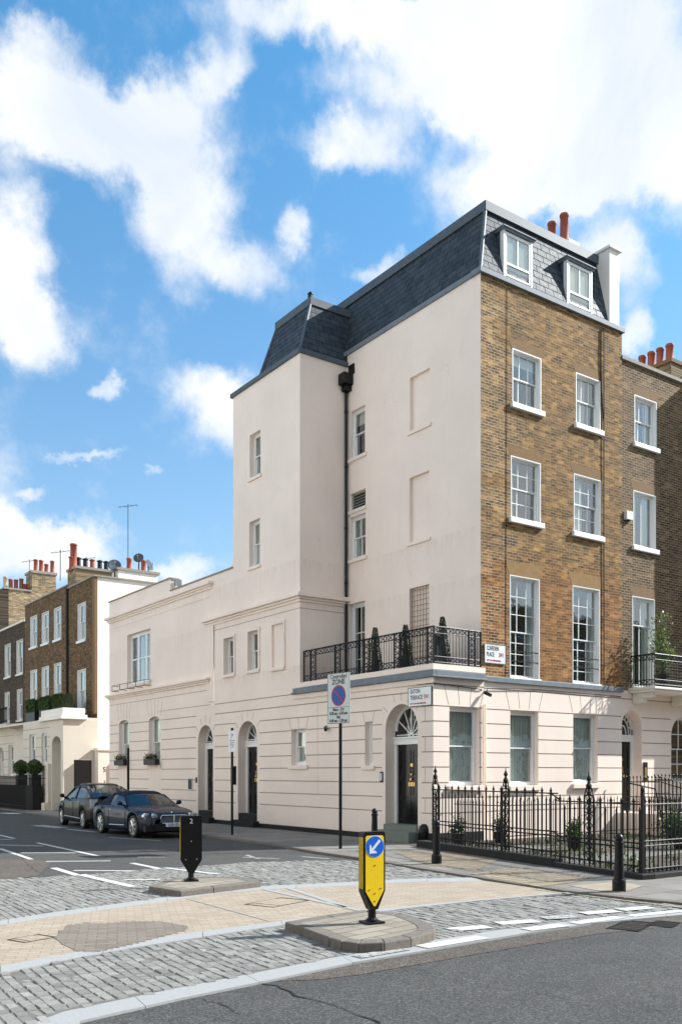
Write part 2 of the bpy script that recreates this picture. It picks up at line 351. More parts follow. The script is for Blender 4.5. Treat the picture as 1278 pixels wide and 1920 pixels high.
# ------------------------------------------------------------------ mesh helpers
class MB:
    def __init__(s): s.v = []; s.f = []; s.m = []; s.cur = 0; s.attr = None
    def face(s, pts, m=None):
        i = len(s.v); s.v += [tuple(p) for p in pts]; s.f.append(tuple(range(i, i+len(pts)))); s.m.append(s.cur if m is None else m)
    def box(s, x0, x1, y0, y1, z0, z1):
        if x0 > x1: x0, x1 = x1, x0
        if y0 > y1: y0, y1 = y1, y0
        if z0 > z1: z0, z1 = z1, z0
        i = len(s.v)
        s.v += [(x0, y0, z0), (x1, y0, z0), (x1, y1, z0), (x0, y1, z0), (x0, y0, z1), (x1, y0, z1), (x1, y1, z1), (x0, y1, z1)]
        for q in ((3, 2, 1, 0), (4, 5, 6, 7), (0, 1, 5, 4), (1, 2, 6, 5), (2, 3, 7, 6), (3, 0, 4, 7)):
            s.f.append(tuple(i+k for k in q)); s.m.append(s.cur)
        return s
    def prism(s, pts, z0, z1):
        n = len(pts); i = len(s.v)
        a = sum(pts[k][0]*pts[(k+1) % n][1]-pts[(k+1) % n][0]*pts[k][1] for k in range(n))
        if a < 0: pts = pts[::-1]
        s.v += [(p[0], p[1], z0) for p in pts]+[(p[0], p[1], z1) for p in pts]
        s.f.append(tuple(i+k for k in reversed(range(n)))); s.f.append(tuple(i+n+k for k in range(n))); s.m += [s.cur]*2
        for k in range(n): s.f.append((i+k, i+(k+1) % n, i+n+(k+1) % n, i+n+k)); s.m.append(s.cur)
        return s
    def tube(s, p0, p1, r, r1=None, n=8, caps=True):
        r1 = r if r1 is None else r1; p0 = Vector(p0); p1 = Vector(p1); d = (p1-p0)
        if d.length < 1e-6: return s
        q = d.to_track_quat('Z', 'Y'); i = len(s.v)
        for p, rr in ((p0, r), (p1, r1)):
            for k in range(n):
                a = 2*math.pi*k/n; s.v.append(tuple(p+q @ Vector((rr*math.cos(a), rr*math.sin(a), 0))))
        for k in range(n): s.f.append((i+k, i+(k+1) % n, i+n+(k+1) % n, i+n+k)); s.m.append(s.cur)
        if caps: s.f.append(tuple(i+k for k in reversed(range(n)))); s.f.append(tuple(i+n+k for k in range(n))); s.m += [s.cur]*2
        return s
    def path(s, pts, r, n=6):
        for a, b in zip(pts, pts[1:]): s.tube(a, b, r, n=n)
        return s
    def lathe(s, c, prof, n=16, m=None):
        i = len(s.v); cx, cy, cz = c
        for r, z in prof:
            for k in range(n):
                a = 2*math.pi*k/n; s.v.append((cx+r*math.cos(a), cy+r*math.sin(a), cz+z))
        for j in range(len(prof)-1):
            for k in range(n):
                s.f.append((i+j*n+k, i+j*n+(k+1) % n, i+(j+1)*n+(k+1) % n, i+(j+1)*n+k)); s.m.append(s.cur)
        s.f.append(tuple(i+k for k in reversed(range(n)))); s.f.append(tuple(i+(len(prof)-1)*n+k for k in range(n))); s.m += [s.cur]*2
        return s
    def grid(s, rows, closed=False):
        n = len(rows[0]); i = len(s.v)
        for r in rows: s.v += [tuple(p) for p in r]
        for j in range(len(rows)-1):
            for k in range(n if closed else n-1):
                s.f.append((i+j*n+k, i+j*n+(k+1) % n, i+(j+1)*n+(k+1) % n, i+(j+1)*n+k)); s.m.append(s.cur)
        return s
    def leaves(s, n, gen, size):
        for _ in range(n):
            p = Vector(gen()); q = Vector((random.gauss(0, 1), random.gauss(0, 1), random.gauss(0, 1)))
            if q.length < .01: continue
            q.normalize(); e = q.orthogonal().normalized(); g = q.cross(e); z = size*random.uniform(.6, 1.3)
            s.face([p-e*z, p-g*z*.5, p+e*z, p+g*z*.5])
        return s
    def build(s, name, mats, parent=None, smooth=False, bevel=0, attr=None):
        me = bpy.data.meshes.new(name); me.from_pydata(s.v, [], s.f)
        if isinstance(mats, str): mats = [mats]
        if max(s.m, default=0) >= len(mats): mats = mats+['joint']
        for m in mats: me.materials.append(MATS[m])
        for p, mi in zip(me.polygons, s.m): p.material_index = mi; p.use_smooth = smooth
        if attr is not None:
            a = me.attributes.new('shade', 'FLOAT', 'FACE')
            for k, v in enumerate(attr): a.data[k].value = v
        if smooth:
            bm = bmesh.new(); bm.from_mesh(me); bmesh.ops.remove_doubles(bm, verts=bm.verts, dist=1e-5)
            bm.to_mesh(me); bm.free()
        o = bpy.data.objects.new(name, me); col.objects.link(o)
        if parent is not None:
            o.parent = parent
            if parent.type == 'EMPTY' and not parent.get('local'): o.location = -parent.location
        if bevel:
            b = o.modifiers.new('bevel', 'BEVEL'); b.width = bevel; b.segments = 2; b.limit_method = 'ANGLE'
        return o
def thing(name, label, cat, loc=(0, 0, 0), group=None, local=False, rz=0):
    o = bpy.data.objects.new(name, None); col.objects.link(o); o.location = loc; o.rotation_euler = (0, 0, rz); o.empty_display_size = .2
    o['label'] = label; o['category'] = cat
    if group: o['group'] = group
    if local: o['local'] = 1
    return o
def tag(o, label, cat, group=None):
    o['label'] = label; o['category'] = cat
    if group: o['group'] = group
    return o
def struct(o, kind='structure'): o['kind'] = kind; return o
def dup(root, loc, label=None, rz=None):
    def cp(o, par):
        c = o.copy(); col.objects.link(c)
        if par is not None: c.parent = par
        for ch in list(o.children): cp(ch, c)
        return c
    r = cp(root, None); r.location = loc
    if rz is not None: r.rotation_euler = (0, 0, rz)
    if label: r['label'] = label
    return r
def text(body, size, origin, ex, ey, mat, name, parent, align='CENTER', thick=.002, sx=1.0, off=0.0):
    """flat lettering: ex = reading direction, ey = up"""
    cu = bpy.data.curves.new(name, 'FONT'); cu.body = body; cu.size = size; cu.align_x = align; cu.align_y = 'CENTER'; cu.extrude = thick; cu.resolution_u = 3; cu.offset = off
    to = bpy.data.objects.new('tmp', cu); col.objects.link(to)
    dg = bpy.context.evaluated_depsgraph_get(); dg.update()
    me = bpy.data.meshes.new_from_object(to.evaluated_get(dg)); bpy.data.objects.remove(to)
    ex = Vector(ex).normalized(); ey = Vector(ey).normalized(); ez = ex.cross(ey)
    M = Matrix(((ex.x*sx, ey.x, ez.x, origin[0]), (ex.y*sx, ey.y, ez.y, origin[1]), (ex.z*sx, ey.z, ez.z, origin[2]), (0, 0, 0, 1)))
    me.transform(M); me.materials.clear(); me.materials.append(MATS[mat])
    o = bpy.data.objects.new(name, me); col.objects.link(o)
    if parent is not None:
        o.parent = parent
        if parent.type == 'EMPTY' and not parent.get('local'): o.location = -parent.location
    return o

class Pl:      # a wall plane; kind 'x' faces -X (u = y), kind 'y' faces -Y (u = x); d = depth into the building
    def __init__(s, kind, off): s.k = kind; s.o = off
    def pt(s, u, z, d=0): return (s.o+d, u, z) if s.k == 'x' else (u, s.o+d, z)
    def box(s, mb, u0, u1, z0, z1, d0, d1):
        a = s.pt(u0, z0, d0); b = s.pt(u1, z1, d1); mb.box(a[0], b[0], a[1], b[1], a[2], b[2])
    def ext(s, mb, prof, d0, d1):       # prof: (u,z) outline extruded between depths
        n = len(prof); mb.face([s.pt(u, z, d0) for u, z in prof]); mb.face([s.pt(u, z, d1) for u, z in prof])
        for k in range(n):
            a, b = prof[k], prof[(k+1) % n]; mb.face([s.pt(*a, d0), s.pt(*b, d0), s.pt(*b, d1), s.pt(*a, d1)])
    def hf(s, mb, u0, u1, z0, z1, rects, base=0.0, jm=1):
        """wall as cells of different depth; rects = (u0,u1,z0,z1,depth[,hole])"""
        def cl(v, a, b): return min(max(v, a), b)
        us = sorted({u0, u1, *[round(cl(r[i], u0, u1), 5) for r in rects for i in (0, 1)]})
        zs = sorted({z0, z1, *[round(cl(r[i], z0, z1), 5) for r in rects for i in (2, 3)]})
        def dep(a, b):
            r_ = (base, False)
            for r in rects:
                if r[0] <= a <= r[1] and r[2] <= b <= r[3]: r_ = (r[4], len(r) > 5 and r[5])
            return r_
        G = [[dep((us[i]+us[i+1])/2, (zs[j]+zs[j+1])/2) for j in range(len(zs)-1)] for i in range(len(us)-1)]
        for i in range(len(us)-1):
            j = 0
            while j < len(zs)-1:
                d, h = G[i][j]; k = j
                while k+1 < len(zs)-1 and G[i][k+1] == G[i][j]: k += 1
                if not h: mb.face([s.pt(us[i], zs[j], d), s.pt(us[i+1], zs[j], d), s.pt(us[i+1], zs[k+1], d), s.pt(us[i], zs[k+1], d)], 1 if .011 < d < .0261 else 0)
                j = k+1
            for j in range(len(zs)-1):
                if j+1 < len(zs)-1 and G[i][j][0] != G[i][j+1][0]:
                    a, b = G[i][j][0], G[i][j+1][0]; z = zs[j+1]
                    mb.face([s.pt(us[i], z, a), s.pt(us[i+1], z, a), s.pt(us[i+1], z, b), s.pt(us[i], z, b)])
                if i+1 < len(us)-1 and G[i][j][0] != G[i+1][j][0]:
                    a, b = G[i][j][0], G[i+1][j][0]; u = us[i+1]
                    mb.face([s.pt(u, zs[j], a), s.pt(u, zs[j+1], a), s.pt(u, zs[j+1], b), s.pt(u, zs[j], b)])
    def arch(s, mb, u0, u1, zs_, z1, d0, d1, n=14, soffit=True):
        """spandrels that turn a square head into an arch springing at zs_ with its crown at z1"""
        uc = (u0+u1)/2; r = (u1-u0)/2; h = z1-zs_
        pts = [(uc-r*math.cos(math.pi*k/n), zs_+h*math.sin(math.pi*k/n)) for k in range(n+1)]
        for a, b in zip(pts, pts[1:]):
            if a[1] < z1-1e-4 or b[1] < z1-1e-4:
                mb.face([s.pt(*a, d0), s.pt(*b, d0), s.pt(b[0], z1, d0), s.pt(a[0], z1, d0)])
            if soffit: mb.face([s.pt(*a, d0), s.pt(*b, d0), s.pt(*b, d1), s.pt(*a, d1)])
        return pts
    def ring(s, mb, u0, u1, zs_, z1, wd, d0, d1, n=14, legs=0):
        """moulding round an arch"""
        uc = (u0+u1)/2; r = (u1-u0)/2; h = z1-zs_
        i_ = [(uc-r*math.cos(math.pi*k/n), zs_+h*math.sin(math.pi*k/n)) for k in range(n+1)]
        o_ = [(uc-(r+wd)*math.cos(math.pi*k/n), zs_+(h+wd)*math.sin(math.pi*k/n)) for k in range(n+1)]
        if legs: i_ = [(u0, zs_-legs)]+i_+[(u1, zs_-legs)]; o_ = [(u0-wd, zs_-legs)]+o_+[(u1+wd, zs_-legs)]
        for k in range(len(i_)-1): s.ext(mb, [i_[k], i_[k+1], o_[k+1], o_[k]], d0, d1)
    def line(s, mb, a, b, wd, d0=-.003, d1=.01):
        a = Vector(a); b = Vector(b); q = (b-a); 
        if q.length < 1e-5: return
        nrm = Vector((-q.y, q.x)).normalized()*wd/2
        s.ext(mb, [tuple(a+nrm), tuple(b+nrm), tuple(b-nrm), tuple(a-nrm)], d0, d1)

def window(par, P, u0, u1, z0, z1, d, cols=1, rt=1, rb=1, fw=.07, bar=.028, mat='white_paint', curtain=None, glass='glass', sill=None, archz=None, back=.7, mid=.5, meet=True, label=None, smat='stucco', lining=None, casement=False):
    """sash window filling the opening; d = depth of the frame behind the wall face"""
    mb = MB(); w0, w1 = u0+fw, u1-fw
    P.box(mb, u0, w0, z0, z1, d, d+.07); P.box(mb, w1, u1, z0, z1, d, d+.07)
    P.box(mb, w0, w1, z1-fw, z1, d, d+.07); P.box(mb, w0, w1, z0, z0+fw*1.1, d, d+.07)
    zb, zt = z0+fw*1.1, z1-fw; zm = zb+(zt-zb)*mid; bm_ = .045
    # upper sash in front, lower sash behind
    def sash(a, b, dd, rows):
        q = .032
        P.box(mb, w0, w0+q, a, b, dd, dd+.035); P.box(mb, w1-q, w1, a, b, dd, dd+.035)
        P.box(mb, w0+q, w1-q, a, a+q, dd, dd+.035); P.box(mb, w0+q, w1-q, b-q, b, dd, dd+.035)
        for c in range(1, cols):
            u = w0+(w1-w0)*c/cols; P.box(mb, u-bar/2, u+bar/2, a+q, b-q, dd+.004, dd+.031)
        for r in range(1, rows):
            z = a+(b-a)*r/rows; P.box(mb, w0+q, w1-q, z-bar/2, z+bar/2, dd+.002, dd+.033)
    if meet:
        sash(zm-.01, zt, d+.012, rt); sash(zb, zm+.022, d+.05, rb)
    else: sash(zb, zt, d+.02, rt)
    if archz is not None:
        P.arch(mb, w0, w1, archz, z1-fw, d+.01, d+.06)
    o = mb.build('window', mat, par)
    if label: o['label'] = label
    g = MB()
    if meet: P.box(g, w0+.01, w1-.01, zm, zt, d+.025, d+.029); P.box(g, w0+.01, w1-.01, zb, zm, d+.064, d+.068)
    else: P.box(g, w0+.01, w1-.01, zb, zt, d+.035, d+.039)
    g.build('pane', glass, o)
    b = MB(); D = d+back
    b.face([P.pt(u0-.3, z0-.3, D), P.pt(u1+.3, z0-.3, D), P.pt(u1+.3, z1+.3, D), P.pt(u0-.3, z1+.3, D)])
    for a_, b_ in (((u0-.3, z0-.3), (u1+.3, z0-.3)), ((u1+.3, z0-.3), (u1+.3, z1+.3)), ((u1+.3, z1+.3), (u0-.3, z1+.3)), ((u0-.3, z1+.3), (u0-.3, z0-.3))):
        b.face([P.pt(*a_, d+.08), P.pt(*b_, d+.08), P.pt(*b_, D), P.pt(*a_, D)])
    b.build('room_backing', 'dark_interior', o)  # dark box put in so the space behind the glass stays dark
    if curtain:
        c = MB(); kind, amt = curtain
        def drape(a, b2, za, zb2):
            n = max(6, int((b2-a)/.03)); r0 = []; r1 = []
            for k in range(n+1):
                u = a+(b2-a)*k/n; dd = d+.115+.012*math.sin(k*1.9)+.008*math.sin(k*.7); r0.append(P.pt(u, za, dd)); r1.append(P.pt(u, zb2, dd))
            c.grid([r0, r1])
        if kind == 'net': drape(u0, u1, z0, z1)
        elif kind == 'sides': drape(u0, u0+(u1-u0)*amt, z0, z1); drape(u1-(u1-u0)*amt, u1, z0, z1)
        elif kind == 'right': drape(u1-(u1-u0)*amt, u1, z0, z1)
        elif kind == 'left': drape(u0, u0+(u1-u0)*amt, z0, z1)
        elif kind == 'blind': P.box(c, u0, u1, z1-(z1-z0)*amt, z1, d+.13, d+.135)
        c.build('curtain' if kind != 'blind' else 'blind', 'net_curtain' if kind != 'blind' else 'blind', o, smooth=kind != 'blind')
    if sill:
        s_ = MB(); pr, hh, ov = sill
        P.box(s_, u0-ov, u1+ov, z0-hh, z0-.001, -pr, d+.02)
        s_.build('window_sill', smat, o, bevel=.008)
    if lining:
        l = MB(); q = .025
        P.box(l, u0-.001, u0+q, z0, z1, -.004, d-.001); P.box(l, u1-q, u1+.001, z0, z1, -.004, d-.001); P.box(l, u0+q, u1-q, z1-q, z1+.001, -.004, d-.001)
        l.build('reveal', lining, o)
    return o
# ================================================================== GROUND
ZR = -.05
def gpoly(pts, z=ZR): return [gp(x, y, z) for x, y in pts]
def sheet(name, pts, z, mat, zb=None):
    mb = MB(); mb.prism(pts, z-.12 if zb is None else zb, z); return struct(mb.build(name, mat))
mb = MB(); mb.face([(-900, -900, ZR), (900, -900, ZR), (900, 900, ZR), (-900, 900, ZR)]); struct(mb.build('road', 'asphalt'))

# pavement (one raised sheet with its kerb) round the corner
kerb = [(-3.0, 48), (-2.2, 33), (-2.35, 27), (-2.7, 21), (-2.72, 10.5), (-3.1, 8.0), gp(380, 1570, ZR), gp(508, 1586, ZR), gp(590, 1601, ZR), gp(665, 1612, ZR), gp(718, 1621, ZR), gp(790, 1634, ZR), gp(870, 1647, ZR),
        gp(960, 1662, ZR), gp(1060, 1677, ZR), gp(1170, 1690, ZR), gp(1278, 1700, ZR), (-3.2, -10.9), (-1.0, -11.3), (3, -11.4), (60, -11.4)]
pave = kerb + [(60, 60), (-3, 60)]
kw = .2
def inset(line, dist):
    o = []
    for i, p in enumerate(line):
        a = Vector(line[max(i-1, 0)]); b = Vector(line[min(i+1, len(line)-1)]); t_ = (b-a).normalized(); nrm = Vector((-t_.y, t_.x)); o.append((p[0]+nrm.x*dist, p[1]+nrm.y*dist))
    return o
ki = inset(kerb, kw)
mb = MB(); mb.prism(ki+[(60, 60), (-3, 60)], -.3, 0.0); struct(mb.build('pavement', 'york_paving'))
mb = MB()
for (a, b), (c, d) in zip(zip(kerb, kerb[1:]), zip(ki, ki[1:])):
    L = (Vector(b)-Vector(a)).length; n = max(1, int(L/.9))
    for k in range(n):
        t0, t1 = k/n+.004/max(L, .1), (k+1)/n-.004/max(L, .1)
        q = [Vector(a).lerp(Vector(b), t0), Vector(a).lerp(Vector(b), t1), Vector(c).lerp(Vector(d), t1), Vector(c).lerp(Vector(d), t0)]
        mb.prism([tuple(v) for v in q], -.3, .003+random.uniform(-.002, .002))
struct(mb.build('kerb', 'kerb_stone', bevel=.012))
# tactile and block patches on the pavement by the crossing
def flat(name, pts, z, mat):
    mb = MB(); mb.face([(x, y, z) for x, y in pts]); return struct(mb.build(name, mat))
flat('tactile_paving', gpoly([(735, 1598), (860, 1597), (935, 1612), (890, 1634), (800, 1622)], 0), .006, 'tactile_blocks')
flat('block_paving_patch', gpoly([(880, 1640), (955, 1628), (1110, 1644), (1080, 1655), (1010, 1664)], 0), .006, 'tactile_blocks')
flat('block_paving_patch', gpoly([(1068, 1662), (1160, 1654), (1205, 1662), (1165, 1675), (1120, 1671)], 0), .006, 'buff_blocks')

# the raised table: buff blocks, granite strips, setts
def dens(pts, n=6):
    o = []
    for a, b in zip(pts, pts[1:]):
        for k in range(n): o.append((a[0]+(b[0]-a[0])*k/n, a[1]+(b[1]-a[1])*k/n))
    o.append(pts[-1]); return o
LE = [(-500, 2268), (-160, 2075), (0, 1984), (150, 1920), (333, 1878), (516, 1840), (661, 1809), (804, 1785), (987, 1753), (1109, 1735), (1278, 1719), (1420, 1708)]      # road edge
LI = [(-500, 2208), (-160, 2032), (0, 1950), (117, 1903), (320, 1860), (488, 1827), (640, 1797), (770, 1774), (940, 1747), (1080, 1729), (1278, 1710), (1420, 1700)]
BI = [(-500, 1957), (-160, 1872), (0, 1832), (145, 1802), (240, 1784), (350, 1767), (531, 1740), (744, 1710), (890, 1694), (1036, 1681), (1085, 1677)]           # inner edge of front setts
BO = [(-500, 1945), (-160, 1860), (0, 1819), (145, 1791), (240, 1773), (350, 1756), (526, 1733), (700, 1711), (804, 1700), (945, 1687), (1048, 1678)]
TO = [(-500, 1865), (-160, 1780), (0, 1740), (90, 1725), (270, 1700), (400, 1681), (500, 1672), (610, 1667), (718, 1661), (800, 1657), (905, 1655)]
TI = [(-500, 1858), (-160, 1773), (0, 1732), (90, 1717), (270, 1692), (400, 1674), (500, 1665), (610, 1660), (718, 1654), (800, 1651), (885, 1649)]
RE = [(-500, 1702), (-160, 1668), (0, 1652), (125, 1645), (240, 1636), (300, 1631), (375, 1626), (480, 1619), (560, 1617), (658, 1616), (718, 1622)]   # far edge of rear setts
P_ = lambda L: [gp(x, y, ZR) for x, y in L]
bed = P_(LE)+P_([(1278, 1700), (1170, 1690), (1060, 1677), (960, 1662), (870, 1647), (790, 1634)])+P_(RE)[::-1]
flat('sett_bed', bed, ZR+.017, 'sett_bed')
flat('block_crossing', P_(BO)+P_([(1020, 1672), (960, 1663)])+P_(TO)[::-1], ZR+.03, 'buff_blocks')
mb = MB()
import itertools
gpts0 = [(102, 1765), (112, 1752), (130, 1740), (165, 1736), (190, 1737), (235, 1734), (250, 1733), (300, 1733), (318, 1736), (352, 1742), (350, 1750), (300, 1763), (240, 1779), (180, 1792), (140, 1790), (132, 1784), (118, 1778)]
gpts = []
for (xa, ya), (xb, yb) in zip(gpts0, gpts0[1:]+gpts0[:1]):
    nn = max(2, int(abs(xb-xa)/6)); 
    for k in range(nn): gpts.append((xa+(xb-xa)*k/nn+(2.5 if k % 2 else -2.5), ya+(yb-ya)*k/nn+(.9 if k % 2 else -.9)))
mb.face([(*gp(x, y, ZR), ZR+.034) for x, y in gpts]); struct(mb.build('grey_block_patch', 'grey_blocks'))
def strip(name, A, B, mat, L=1.05, z=ZR+.032):
    a = P_(dens(A)); b = P_(dens(B)); mb = MB(); n = min(len(a), len(b)); acc = 0; s0 = 0
    a = [a[int(i*(len(a)-1)/(n-1))] for i in range(n)]; b = [b[int(i*(len(b)-1)/(n-1))] for i in range(n)]
    i = 0
    while i < n-1:
        j = i+1
        while j < n-1 and (Vector(a[j])-Vector(a[i])).length < L: j += 1
        g = Vector(a[j])-Vector(a[i]); g = g.normalized()*.006 if g.length > .05 else Vector((0, 0))
        q = [tuple(Vector(p)) for p in a[i:j+1]]+[tuple(Vector(p)) for p in b[i:j+1]][::-1]
        q[0] = tuple(Vector(q[0])+g); q[-1] = tuple(Vector(q[-1])+g)
        mb.prism(q, ZR-.05, z+random.uniform(-.002, .002)); i = j
    return struct(mb.build(name, mat))
strip('granite_strip', LE, LI, 'granite', z=ZR+.022)
strip('granite_strip', BI, BO, 'granite'); strip('granite_strip', TO, TI, 'granite')
# joints across the blocks
mb = MB()
for a, b in (((350, 1690), (505, 1733)), ((541, 1670), (650, 1706)), ((495, 1672), (690, 1716))):
    A = Vector(gp(*a, ZR)); B = Vector(gp(*b, ZR)); nrm = Vector((-(B-A).y, (B-A).x)).normalized()*(.05 if a[0] != 350 else .012)
    mb.face([(*(A+nrm), ZR+.035), (*(B+nrm), ZR+.035), (*(B-nrm), ZR+.035), (*(A-nrm), ZR+.035)])
struct(mb.build('stone_joint_strip', 'granite'))
def inpoly(p, poly):
    c = False; n = len(poly); x, y = p
    for i in range(n):
        x1, y1 = poly[i]; x2, y2 = poly[(i+1) % n]
        if (y1 > y) != (y2 > y) and x < (x2-x1)*(y-y1)/(y2-y1)+x1: c = not c
    return c
def setts(name, poly, dirpx, rw, sl, z, seed, holes=()):
    rnd = random.Random(seed); a = Vector(gp(*dirpx[0], ZR)); b = Vector(gp(*dirpx[1], ZR)); e = (b-a).normalized(); g = Vector((-e.y, e.x))
    us = [Vector(p).dot(e) for p in poly]; vs = [Vector(p).dot(g) for p in poly]
    mb = MB(); attr = []; v = min(vs); camd = Vector((CAMX, CAMY))
    while v < max(vs):
        w_ = rw*rnd.uniform(.88, 1.12); u = min(us)-rnd.random()*sl
        while u < max(us):
            l = sl*rnd.uniform(.75, 1.3); c = e*(u+l/2)+g*(v+w_/2+.02*math.sin(u*1.7))
            if inpoly(c, poly) and not any(inpoly(c, h) for h in holes):
                gap = .005; bl, bw = l/2-.0055, w_/2-.0032; hz = z+rnd.gauss(0, .0035); r = rnd.gauss(0, .02)
                ee = e*math.cos(r)+g*math.sin(r); gg = g*math.cos(r)-e*math.sin(r)
                k = .008; i = len(mb.v); j4 = [(rnd.gauss(0, .004), rnd.gauss(0, .004)) for _ in range(4)]
                for s_, zz in ((1.0, z-.045), (1.0, hz-.010), (None, hz)):
                    for (sx, sy), (jx, jy) in zip(((-1, -1), (1, -1), (1, 1), (-1, 1)), j4):
                        q = k if s_ is None else 0
                        p = c+ee*(sx*(bl-q)+jx)+gg*(sy*(bw-q)+jy); mb.v.append((p.x, p.y, zz+(rnd.gauss(0, .0018) if s_ is None else 0)))
                sh = min(1, max(0, rnd.gauss(.5, .17)))
                mb.f.append((i+8, i+9, i+10, i+11)); mb.m.append(0); attr.append(sh)
                for lv in (0, 4):
                    for q in range(4): mb.f.append((i+lv+q, i+lv+(q+1) % 4, i+lv+4+(q+1) % 4, i+lv+4+q)); mb.m.append(0); attr.append(sh*.85)
            u += l
        v += w_
    return struct(mb.build(name, 'sett', attr=attr))
front = P_(LI)+P_([(1278, 1702), (1170, 1692), (1088, 1680)])+P_(BI)[::-1]
rear = P_(TI)+P_([(870, 1648), (790, 1635)])+P_(RE)[::-1]
isl1 = gpoly([(533, 1745), (617, 1776), (662, 1786), (720, 1783), (813, 1764), (817, 1742), (768, 1722), (686, 1711)], ZR)
isl2 = gpoly([(278, 1668), (333, 1682), (493, 1665), (488, 1650), (450, 1648), (320, 1650)], ZR)
setts('granite_setts', front, ((145, 1803), (250, 1870)), .102, .155, ZR+.024, 3, (isl1,))
setts('granite_setts', rear, ((20, 1680), (120, 1722)), .102, .155, ZR+.024, 5, (isl2,))

# painted lines
def quad(a, b, wd, mat='line_white', z=ZR+.004, name='road_marking', ends=0):
    A = Vector(gp(*a, ZR)); B = Vector(gp(*b, ZR)); nrm = Vector((-(B-A).y, (B-A).x)).normalized()*wd/2
    mb = MB(); mb.face([(*(A+nrm), z), (*(B+nrm), z), (*(B-nrm), z), (*(A-nrm), z)]); return struct(mb.build(name, mat))
for a, b, wd in (((70, 1581), (185, 1606), .11), ((0, 1592), (59, 1612), .11), ((0, 1585), (81, 1587), .11), ((38, 1600), (142, 1600), .10), ((-20, 1562), (27, 1573), .1), ((-10, 1574), (22, 1575), .09),
                 ((86, 1616), (207, 1615), .12), ((138, 1633), (297, 1634), .13), ((247, 1619), (306, 1631), .12), ((0, 1525), (33, 1526), .5), ((100, 1628), (152, 1644), .14)):
    quad(a, b, wd)
for a, b, wd in (((257, 1608), (310, 1608), .10), ((455, 1608), (523, 1611), .10), ((566, 1607), (617, 1611), .10), ((462, 1604), (484, 1611), .1), ((70, 1548), (118, 1553), .5), ((125, 1555), (180, 1561), .18), ((205, 1571), (300, 1577), .1)):
    quad(a, b, wd, 'line_worn')
for a, b, wd in (((152, 1644), (250, 1667), .16), ((233, 1654), (300, 1653), .12), ((308, 1631), (410, 1643), .12)):
    quad(a, b, wd, 'line_white', ZR+.033)
for a, b, wd in (((843, 1749), (915, 1743), .22), ((933, 1737), (1006, 1732), .22), ((1018, 1727), (1080, 1723), .22), ((1092, 1718), (1156, 1713), .22), ((1162, 1711), (1220, 1706), .22)):
    quad(a, b, wd, 'line_worn' if a[0] == 1018 else 'line_white', ZR+.0335)
for a, b, wd in (((668, 1800), (760, 1784), .16), ((790, 1781), (905, 1762), .20), ((985, 1748), (1057, 1739), .20), ((1075, 1736), (1160, 1724), .18), ((1180, 1722), (1278, 1712), .16)):
    quad(a, b, wd, 'line_white' if a[0] > 760 else 'line_worn', ZR+.028)
quad((1000, 1672), (1290, 1708), .08, 'line_yellow', ZR+.033); quad((905, 1652), (1010, 1668), .06, 'line_yellow', ZR+.036)
# worn channel beside the edge strip, a patch and cracks in the road
ch = [(516, 1841), (661, 1810), (804, 1786), (987, 1754), (1109, 1736), (1278, 1720), (1420, 1709), (1420, 1722), (1278, 1736), (1115, 1753), (1000, 1772), (820, 1803), (680, 1828), (600, 1838)]
mb = MB(); mb.face([(*gp(x, y, ZR), ZR+.004) for x, y in ch]); struct(mb.build('road_channel', 'asphalt_brown'))
def crack(px, wd=.012, name='road_crack'):
    pts = [Vector(gp(x, y, ZR)) for x, y in px]; fine = []
    for a, b in zip(pts, pts[1:]):
        n_ = max(2, int((b-a).length/.12))
        for k in range(n_): fine.append(a.lerp(b, k/n_)+Vector((random.gauss(0, .02), random.gauss(0, .02))))
    mb = MB()
    for a, b in zip(fine, fine[1:]):
        n_ = Vector((-(b-a).y, (b-a).x)).normalized()*wd*random.uniform(.3, 1.2)/2; mb.face([(*(a+n_), ZR+.006), (*(b+n_), ZR+.006), (*(b-n_), ZR+.006), (*(a-n_), ZR+.006)])
    struct(mb.build(name, 'black_plinth'))
crack([(500, 1844), (560, 1868), (640, 1893), (740, 1930)], .02); crack([(375, 1872), (420, 1890), (470, 1915)], .01); crack([(760, 1815), (900, 1850), (1040, 1870), (1290, 1905)], .006); crack([(30, 1600), (60, 1630), (88, 1645)], .012)
mb = MB(); mb.face([(*gp(x, y, ZR), ZR+.0035) for x, y in ((-40, 1612), (60, 1612), (96, 1617), (72, 1643), (20, 1650), (-40, 1655))]); struct(mb.build('road_patch', 'asphalt_brown'))
# covers and gratings
def cover(px, py, L_, W_, ang, z, mat='black_iron', bars=7, label='', nm='manhole_cover'):
    x, y = gp(px, py, ZR); c, s_ = math.cos(ang), math.sin(ang)
    o = thing(nm, label, 'manhole cover' if nm == 'manhole_cover' else 'drain', (x, y, z)); mb = MB()
    def q(a, b, c_, d, zz):
        mb.prism([(x+u*c-v*s_, y+u*s_+v*c) for u, v in ((a, c_), (b, c_), (b, d), (a, d))], z-.01, z+zz)
    f = .03 if bars > 4 else .012
    for a, b, c_, d in ((-L_/2, L_/2, -W_/2, -W_/2+f), (-L_/2, L_/2, W_/2-f, W_/2), (-L_/2, -L_/2+f, -W_/2+f, W_/2-f), (L_/2-f, L_/2, -W_/2+f, W_/2-f)): q(a, b, c_, d, .003)
    mb.build('frame', mat if bars > 4 else 'soil', o); mb = MB()
    for k in range(bars):
        u = -L_/2+f+(L_-2*f)*(k+.2)/bars; q(u, u+(L_-2*f)/bars*.6, -W_/2+f, W_/2-f, .002)
    mb.build('grating', mat if bars > 4 else 'buff_blocks', o)
cover(1184, 1737, .75, .38, R_(20), ZR+.004, label='rusty slotted drain cover in the dark road beside the white edge strip', nm='drain_cover')
